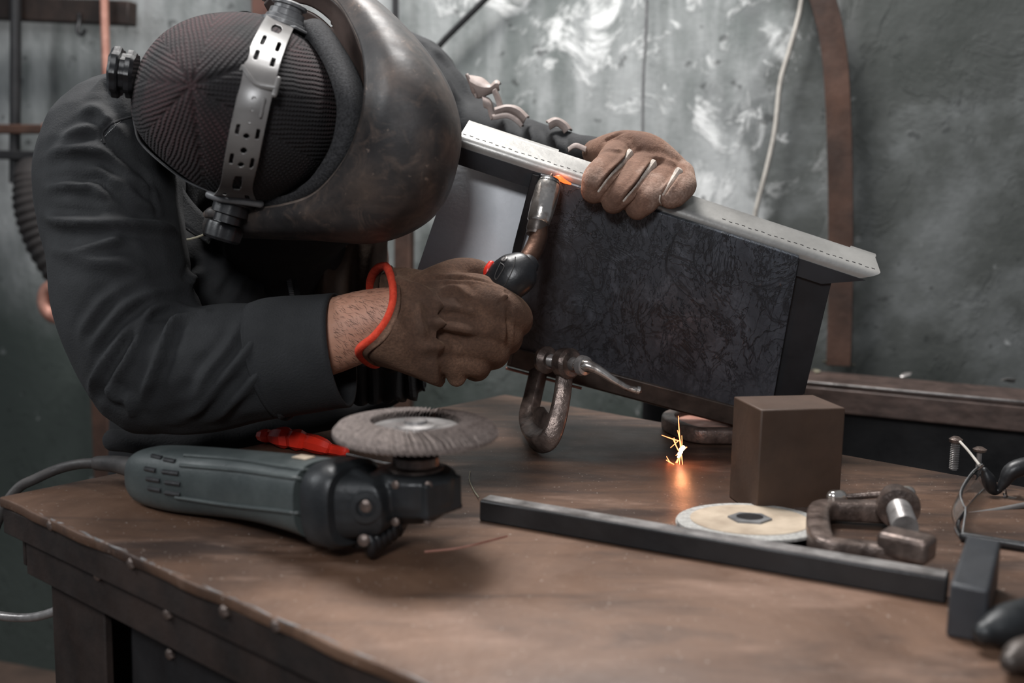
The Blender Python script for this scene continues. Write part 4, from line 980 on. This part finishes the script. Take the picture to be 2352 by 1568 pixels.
# ---------------- far glove over the frame
FP = [ptube([(1372, 352, 1.135, 34), (1400, 350, 1.12, 42), (1440, 348, 1.105, 48), (1485, 358, 1.098, 50), (1530, 385, 1.092, 44), (1558, 402, 1.088, 36)], 24, res=24, dome=True),
      ptube([(1420, 358, 1.10, 40), (1398, 383, 1.06, 35), (1374, 412, 1.034, 37), (1364, 436, 1.032, 31)], 20, res=18, dome=True),
      ptube([(1482, 372, 1.09, 34), (1456, 410, 1.052, 31), (1426, 444, 1.030, 32), (1410, 463, 1.030, 28)], 20, res=18, dome=True),
      ptube([(1538, 392, 1.085, 34), (1510, 430, 1.054, 31), (1482, 460, 1.034, 32), (1464, 477, 1.032, 28)], 20, res=18, dome=True),
      ptube([(1560, 400, 1.085, 34), (1568, 425, 1.060, 31), (1550, 445, 1.044, 31), (1540, 452, 1.042, 28)], 20, res=16, dome=True),
      ptube([(1400, 360, 1.13, 30), (1440, 392, 1.170, 26), (1490, 420, 1.176, 22)], 16, res=12, dome=True)]
FF = [([(1447, 350), (1430, 376), (1402, 404), (1370, 446)], .0026, -.006), ([(1502, 374), (1485, 396), (1460, 430), (1424, 472)], .0026, -.006), ([(1558, 398), (1538, 425), (1520, 452)], .0022, -.004),
      ([(1440, 300), (1450, 330), (1452, 348)], .004, -.0025), ([(1385, 325), (1400, 318), (1438, 302)], .0022, -.002), ([(1390, 340), (1410, 345), (1430, 342)], .003, .0015), ([(1490, 360), (1520, 365), (1560, 380)], .004, .002)]
g2 = organic('frame_glove', FP, .0015, 3, M['suede2'], pe, FF, noise=(.0008, 50))
g2['label'] = 'worn brown leather glove gripping the top of the frame'
g2b = bvh(g2)
for L_ in ([(1446, 354), (1430, 374), (1402, 404), (1374, 440)], [(1500, 378), (1486, 396), (1460, 428), (1432, 462)], [(1560, 396), (1540, 420), (1522, 448)]):
    Q_ = hitline(g2b, L_, 24, .0002)
    if len(Q_) > 4:
        n_ = len(Q_); mk('finger_seam', *tube(Q_, [.0058 - .0045 * min(1, i / n_ * 1.5) for i in range(n_)], 8, ry=.7, dome=True), M['stitch'], g2, label='white leather seam strip')
Q_ = hitline(g2b, [(1516, 448), (1514, 460), (1518, 470)], 10, .0003)
if len(Q_) > 3: mk('finger_seam', *tube(Q_, .0008, 6), M['stitch'], g2, label='white stitching')

# ---------------- beanie
bc = (440, 196, .812)
outl = [(300, 235), (308, 180), (335, 120), (385, 68), (460, 35), (560, 27), (650, 50), (725, 108), (775, 180), (790, 260), (775, 350), (720, 430), (620, 470), (520, 455), (430, 410), (350, 345), (310, 290)]
def dep(x, y, t):
    # crown is near, rim is far; the back of the head (left) is a little farther round
    return .812 + (.962 - .812) * t
rings = []
o_s = cr(outl, 140, True); NB = 46
verts = []; uvs = []
cen = Vector((440, 196))
nw = 7; a_off = .35
for i in range(NB + 1):
    t = i / NB; row = []
    s = math.sin(t * PI / 2); z_ = 1 - math.cos(t * PI / 2)
    for (x, y) in o_s:
        # centre drifts from the star to the middle of the head
        px = cen.x + (x - cen.x) * s; py = cen.y + (y - cen.y) * s
        row.append((px, py, .820 + .150 * z_))
    rings.append(row)
back = [(cen.x + 120 + (x - cen.x - 120) * .97, cen.y + 60 + (y - cen.y - 60) * .97, 1.06) for x, y in o_s]
rings.append(back)
V3 = []; UV = []
for i, row in enumerate(rings):
    for j, (px, py, d) in enumerate(row):
        x, y = px - cen.x, py - cen.y; th = math.atan2(y, x) + a_off; rr = math.hypot(x, y) * .85 / F * (1 + .25 * (i / NB) ** 2)
        k = (th / (2 * PI / nw)) % 1.0; dv = (k - .5) * 2 * PI / nw
        groove = math.exp(-((abs(dv) - PI / nw) * rr / .0022) ** 2) * .0016 * min(1, rr / .01)
        puck = .0025 * math.exp(-(rr / .007) ** 2)
        V3.append(P(px, py, d + groove + puck)); UV.append((abs(math.sin(dv)) * rr, math.cos(dv) * rr))
nvb = len(o_s); fb_ = []
for i in range(len(rings) - 1):
    for j in range(nvb): fb_.append((i * nvb + j, (i + 1) * nvb + j, (i + 1) * nvb + (j + 1) % nvb, i * nvb + (j + 1) % nvb))
me = bpy.data.meshes.new('beanie'); me.from_pydata([tuple(v) for v in V3], [], fb_); me.update()
uvl = me.uv_layers.new(name='knit')
for l in me.loops: uvl.data[l.index].uv = UV[l.vertex_index]
bm = bmesh.new(); bm.from_mesh(me); bmesh.ops.recalc_face_normals(bm, faces=bm.faces); bm.to_mesh(me); bm.free()
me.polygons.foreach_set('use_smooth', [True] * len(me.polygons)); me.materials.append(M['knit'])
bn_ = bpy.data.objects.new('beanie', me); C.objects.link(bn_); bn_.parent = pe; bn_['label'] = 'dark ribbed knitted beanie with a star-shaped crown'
bb = bvh(bn_)

# ================================================================ welding helmet (headgear and shell move together)
he = thing('welding_helmet', 'dark scuffed welding helmet with plastic headgear worn over the beanie', 'welding helmet', tuple(HC))
S0 = [(478, 497, .985), (560, 482, .955), (650, 472, .925), (725, 445, .905), (790, 375, .885), (828, 290, .875), (842, 205, .88), (836, 120, .90), (810, 55, .93), (772, 0, .965), (715, -32, 1.0), (650, -30, 1.03), (612, 5, 1.05)]
S1 = [(470, 512, .99), (565, 505, .955), (680, 500, .92), (790, 470, .895), (868, 385, .868), (905, 285, .858), (912, 190, .862), (892, 105, .885), (850, 35, .925), (795, -15, .965), (725, -45, 1.005), (650, -42, 1.035), (605, 0, 1.055)]
S2 = [(468, 525, 1.0), (575, 528, .965), (710, 530, .935), (860, 520, .91), (962, 430, .88), (1003, 315, .872), (995, 215, .878), (955, 125, .90), (890, 42, .94), (815, -20, .98), (735, -58, 1.02), (655, -52, 1.05), (600, -5, 1.07)]
S3 = [(470, 535, 1.02), (585, 540, 1.0), (720, 545, .985), (880, 548, .975), (1000, 480, .95), (1048, 350, .945), (1042, 250, .95), (1002, 160, .965), (925, 65, .99), (835, -12, 1.02), (745, -60, 1.05), (660, -56, 1.08), (600, -8, 1.09)]
S4 = [(480, 530, 1.06), (600, 530, 1.08), (740, 530, 1.09), (880, 530, 1.09), (985, 470, 1.07), (1030, 350, 1.065), (1025, 255, 1.07), (985, 170, 1.08), (915, 80, 1.09), (830, 5, 1.10), (745, -40, 1.12), (665, -40, 1.13), (610, 0, 1.13)]
S5 = [(520, 500, 1.12), (630, 500, 1.15), (750, 495, 1.17), (860, 480, 1.18), (930, 420, 1.17), (960, 340, 1.165), (955, 270, 1.165), (925, 200, 1.17), (870, 120, 1.17), (800, 50, 1.18), (735, 10, 1.19), (680, 10, 1.19), (640, 30, 1.19)]
g = loft([[P(*p) for p in s] for s in (S0, S1, S2, S3, S4, S5)], 60, 120)
mk('shell', *grid(g), [M['helmet']], he, solid=.0032, soff=-1, smooth=True, label='dark brown-grey scuffed outer shell')
rim = [Vector(p) for p in cr([P(*p) for p in S0], 140)]
mk('shell_rim', *tube(rim, .0021, 10, dome=True), M['rim'], he, label='lighter rim, edge highlight painted in')
# inner cheek plate at the far temple, with its slot
ip = loft([[P(606, 8, 1.045), P(640, -25, 1.04), P(715, -30, 1.01), P(790, 20, .985), P(836, 120, .94)],
           [P(640, 70, 1.06), P(690, 60, 1.06), P(740, 100, 1.05), P(790, 180, 1.03), P(838, 260, 1.0)]], 24, 60)
v, f = grid(ip)
nvp = 60; keep = []
for fc in f:
    i, j = divmod(fc[0], nvp); a_, b_ = (i - 9) / 1.7, (j - 26) / 13.0
    if not (a_ * a_ + b_ * b_ ** 4 < 1 and abs(b_) < 1): keep.append(fc)
mk('temple_plate', v, keep, M['helmet_in'], he, solid=.002, label='inner temple plate with a curved slot')
# foam sweatband between beanie and shell
fo_o = [P(700, 62, .985), P(735, 62, .965), P(780, 120, .94), P(818, 190, .915), P(832, 265, .905), P(815, 350, .91), P(765, 420, .925), P(690, 460, .945), P(600, 478, .965)]
fo_i = [P(712, 84, .955), P(725, 98, .94), P(752, 150, .915), P(776, 215, .895), P(782, 275, .89), P(762, 345, .893), P(712, 410, .905), P(655, 446, .925), P(600, 462, .95)]
fo_m = [a.lerp(b, .5) + Vector((0, -.010, 0)) for a, b in zip(fo_o, fo_i)]
mk('sweatband', *grid(loft([fo_o, fo_m, fo_i], 14, 90)), M['foam'], he, solid=.006, label='dark foam sweatband')
# crown strap: perforated ribbon laid on the beanie
NLs, NWs = 300, 44
el = cr([(612, 36), (590, 75), (566, 130), (553, 185), (540, 245), (527, 305), (515, 370), (505, 425), (490, 448)], NLs)
er = cr([(676, 62), (660, 100), (643, 150), (630, 200), (617, 255), (604, 315), (592, 375), (580, 430), (590, 462)], NLs)
Ls = .19; Ws = .029
holes = [('r', .068, .5, .027, .15), ('r', .155, .28, .024, .062), ('r', .165, .76, .024, .062), ('r', .235, .26, .024, .062), ('r', .25, .76, .024, .062),
         ('r', .60, .22, .024, .06), ('r', .61, .80, .024, .06), ('r', .73, .20, .024, .06), ('r', .745, .80, .024, .06),
         ('c', .625, .5, .0), ('c', .69, .5, .0), ('c', .755, .5, .0), ('r', .85, .5, .040, .13), ('r', .95, .22, .018, .06), ('r', .955, .78, .022, .06)]
def in_hole(s, q):
    for h in holes:
        if h[0] == 'c':
            if ((s - h[1]) * Ls) ** 2 + ((q - h[2]) * Ws) ** 2 < .0025 ** 2: return True
        else:
            a_, b_ = (s - h[1]) / h[3], (q - h[2]) / (h[4]); 
            if a_ ** 4 + b_ ** 4 < 1: return True
    return False
sv = []
cl_ = []
for i in range(NLs):
    mx, my = (el[i][0] + er[i][0]) / 2, (el[i][1] + er[i][1]) / 2
    h_ = hit(bb, mx, my, .0); d0 = h_[0].y if h_ else .95
    cl_.append(d0)
cl_ = np.convolve(np.pad(cl_, 12, mode='edge'), np.ones(25) / 25, 'valid')
for i in range(NLs):
    for j in range(NWs):
        q = j / (NWs - 1); x = el[i][0] * (1 - q) + er[i][0] * q; y = el[i][1] * (1 - q) + er[i][1] * q
        sv.append(P(x, y, cl_[i] - .0048 + (q - .5) ** 2 * .006 + (q - .5) * .004))
sf = [(i * NWs + j, i * NWs + j + 1, (i + 1) * NWs + j + 1, (i + 1) * NWs + j) for i in range(NLs - 1) for j in range(NWs - 1) if not in_hole((i + .5) / NLs, (j + .5) / NWs)]
st = mk('crown_strap', sv, sf, M['strap'], he, solid=.0012, smooth=True, label='pale translucent perforated crown strap')
def onstrap(i, q, off): 
    x = el[i][0] * (1 - q) + er[i][0] * q; y = el[i][1] * (1 - q) + er[i][1] * q; return P(x, y, cl_[i] - .0048 - off)
i0 = int(NLs * .34)
mk('strap_clasp', *tube([onstrap(i0 - 10, -.05, .0005), onstrap(i0 + 4, .25, .0012), onstrap(i0 + 12, .5, .0012), onstrap(i0 + 12, 1.04, .0005)], .0026, 10, ry=.6, res=24, dome=True), M['strap'], st)
mk('strap_clasp', *tube([onstrap(i0 - 24, -.06, .0003), onstrap(i0 + 2, -.06, .0003)], .0022, 8, dome=True), M['strap'], st)
mk('strap_clasp', *tube([onstrap(i0 - 4, 1.06, .0003), onstrap(i0 + 22, 1.05, .0003)], .0022, 8, dome=True), M['strap'], st)
for s_, q_ in ((.45, .5), (.50, .5), (.56, .5)):
    i = int(s_ * NLs); a_ = onstrap(i, q_, .0004)
    mk('strap_boss', *lathe([(.0021, -.001), (.0021, .0006), (.0014, .0009), (.0004, .0006)], a_, CAM - a_, 16), M['strap'], st)
for q_ in (.22, .80):
    i = int((.47 + (.02 if q_ > .5 else 0)) * NLs)
    mk('strap_boss', *tube([onstrap(i - 14, q_, .0004), onstrap(i + 12, q_, .0004)], .0013, 8, dome=True), M['strap'], st)
# headband around the head
hbp = [P(600, 36, .955), P(560, 22, .96), P(515, 30, .955), P(455, 40, .955), P(385, 68, .95), P(340, 112, .95), P(310, 165, .945), P(300, 235, .945), P(303, 290, .95), P(322, 335, .96), P(400, 402, .965), P(460, 434, .96), P(520, 448, .95), P(580, 462, .94), P(630, 466, .94)]
hr_ = [Vector(p) for p in cr(hbp, 120)]
rows = []
for i, p in enumerate(hr_):
    c_ = (p - HC).normalized(); dep_ = Vector((0, .014, 0))
    q0_ = Vector((0, .006, 0)) - c_ * .002; rows.append([p + q0_, p + q0_ + dep_, p + q0_ + c_ * .0018 + dep_, p + q0_ + c_ * .0018])
mk('headband', *grid(rows, cv=True, capa=True, capb=True), M['black_plastic'], he, label='thin dark headband')
mk('headband_edge', *tube([p + (p - HC).normalized() * -.0005 + Vector((0, .006, 0)) for p in hr_[62:]], .0009, 8), M['grey_plastic'], he)
# ratchet knob at the back of the head (left)
def knob(name, c, ax, prof, mat, teeth=0, n=48, parent=he, depth=.05):
    v, f = lathe(prof, c, ax, n)
    if teeth:
        ax = Vector(ax).normalized(); c = Vector(c)
        for i, p in enumerate(v):
            k = i % n; rel = p - c; h = rel.dot(ax); rad_ = rel - ax * h
            v[i] = c + ax * h + rad_ * (1 + depth * math.cos(2 * PI * teeth * k / n))
    return mk(name, v, f, mat, parent, auto=30)
kb = knob('adjusting_knob', P(308, 172, .94), (-1, -.15, .12), [(.018, -.002), (.020, .001), (.020, .005), (.0165, .006), (.0165, .010), (.0205, .0105), (.0215, .012), (.0215, .0165), (.019, .019), (.010, .0195)], M['black_plastic'], 9)
# upper temple ratchet
ta = (Tt + Vector((0, 0, 0))).normalized()
uk = P(652, 58, .95)
knob('temple_ratchet', uk, Tt, [(.019, -.003), (.0205, -.001), (.0205, .002), (.0175, .003), (.017, .006), (.0155, .007), (.015, .012), (.0125, .013), (.0125, .016), (.0155, .0165), (.0155, .019), (.013, .0205), (.004, .021)], M['grey_plastic'], 12, depth=.012)
mk('ratchet_flange', *boxv(uk - Tt * .002, (Fd, K_, Tt), (.050, .020, .0025)), M['grey_plastic'], he, bevel=.001)
lk = P(535, 462, .945)
knob('temple_ratchet', lk, -Tt, [(.019, -.003), (.0215, -.001), (.0215, .002), (.016, .003), (.016, .012), (.012, .013), (.012, .020)], M['black_plastic'], 12, depth=.012)
mk('ratchet_flange', *tube([P(480, 447, .93), P(505, 455, .925), P(560, 462, .925), P(598, 468, .93)], .0036, 10, ry=.9, res=20, dome=True), M['grey_plastic'], he)
kk = P(520, 512, .965)
knob('temple_knob', kk, -Tt, [(.012, -.004), (.0125, .000), (.0165, .001), (.017, .004), (.0165, .014), (.0145, .0165), (.006, .017)], M['black_plastic'], 8, depth=.035)
mk('shell_tab', *ptube([(474, 492, .975, 9), (488, 488, .97, 14), (510, 492, .968, 14), (540, 500, .965, 10)], 14, ry=.8, res=16, dome=True), M['helmet'], he)

# ================================================================ torch
to = thing('welding_torch', 'welding torch with shiny nozzle and dark handle held against the frame', 'welding torch', tuple(P(1180, 630, .985)))
na = P(1264, 412, 1.030); nb = P(1236, 512, 1.012); nd = (nb - na).normalized(); nl = (nb - na).length
mk('nozzle', *lathe([(.0062, .004), (.0088, .0), (.0106, .003), (.0122, .011), (.0124, nl * .6), (.0113, nl - .002), (.0098, nl)], na, nd, 36), M['chrome'], to, label='shiny metal gas nozzle')
mk('nozzle_mouth', *lathe([(.0085, .0002), (.0096, .0006), (.0112, .0052), (.0096, .0056)], na - nd * .0003, nd, 32), M['black_steel'], to, label='blackened nozzle mouth')
mk('contact_tip', *lathe([(.0012, -.006), (.0022, -.004), (.0026, .006)], na, nd, 12), M['copper'], to)
mk('collar', *lathe([(.0085, 0), (.0100, .001), (.0098, .009), (.0088, .0105), (.0085, .014)], nb - nd * .001, nd, 32), M['steel_dark'], to)
mk('neck', *ptube([(1238, 518, 1.012, 21), (1236, 545, 1.006, 21.5), (1226, 572, 1.0, 22), (1208, 600, .992, 22), (1190, 618, .99, 22)], 22, res=26), M['copper'], to, label='heat-tinted curved swan neck')
HP = [(1065, 710, 1.0, 36), (1100, 690, .995, 42), (1138, 662, .985, 50), (1168, 640, .98, 53), (1192, 624, .98, 50), (1208, 612, .981, 40), (1217, 606, .983, 24)]
hnd = mk('handle', *ptube(HP, 32, res=44, ry=.78, up=(0, .3, 1), dome=True), M['black_plastic'], to)
hb_ = bvh(hnd)
Lh = hitline(hb_, [(1184, 590), (1180, 612), (1168, 640), (1150, 668)], 16, .0002)
if len(Lh) > 3: mk('handle_joint', *tube(Lh, .0005, 6), M['rubber'], to)
q_ = hit(hb_, 1158, 594, .0)
if q_: mk('handle_screw', *lathe([(.0033, -.001), (.0033, .0004), (.0025, .0009), (.0022, .0004), (.0012, .0004), (.001, .001), (.0004, .001)], q_[0], q_[1], 20), M['steel_edge'], to)
mk('trigger', *ptube([(1128, 606, .985, 8), (1120, 622, .982, 10), (1118, 642, .982, 8)], 10, res=10, dome=True), M['orange'], to, label='orange trigger')
Lh = hitline(hb_, [(1150, 604), (1143, 618), (1137, 634), (1140, 642), (1150, 628), (1158, 612), (1150, 604)], 24, .0002)
if len(Lh) > 5: mk('handle_inset', *tube(Lh, .0005, 6), M['rubber'], to)
mk('torch_cable', *ptube([(1065, 712, 1.0, 22), (1010, 750, 1.03, 20), (960, 800, 1.07, 18), (900, 840, 1.13, 17), (840, 860, 1.20, 16)], 14, res=40), M['rubber'], to)

# ================================================================ set every mesh's origin at its own base, keep its place
bpy.context.view_layer.update()
for o in [x for x in SC.objects if x.type == 'MESH' and x.name not in ('wall_back',)]:
    me = o.data; n = len(me.vertices)
    if not n: continue
    co = np.empty(n * 3, np.float32); me.vertices.foreach_get('co', co); co = co.reshape(-1, 3)
    mid = (co.min(0) + co.max(0)) / 2; mid[2] = co[:, 2].min()
    world = Vector([float(a) for a in mid])
    me.vertices.foreach_set('co', (co - mid).astype(np.float32).ravel()); me.update()
    o['_w'] = list(world)
def anc(o):
    w_ = Vector((0, 0, 0))
    if o.parent:
        q = o.parent
        return Vector(q['_w']) if '_w' in q else (q.location.copy())
    return w_
for o in [x for x in SC.objects if '_w' in x]:
    o.location = Vector(o['_w']) - anc(o)
for o in list(SC.objects):
    if '_w' in o: del o['_w']

# settle things on the table
ag.location += Vector((.012, -.043, .0170)); ag.scale = (.955,) * 3
c1.location.z += .0055
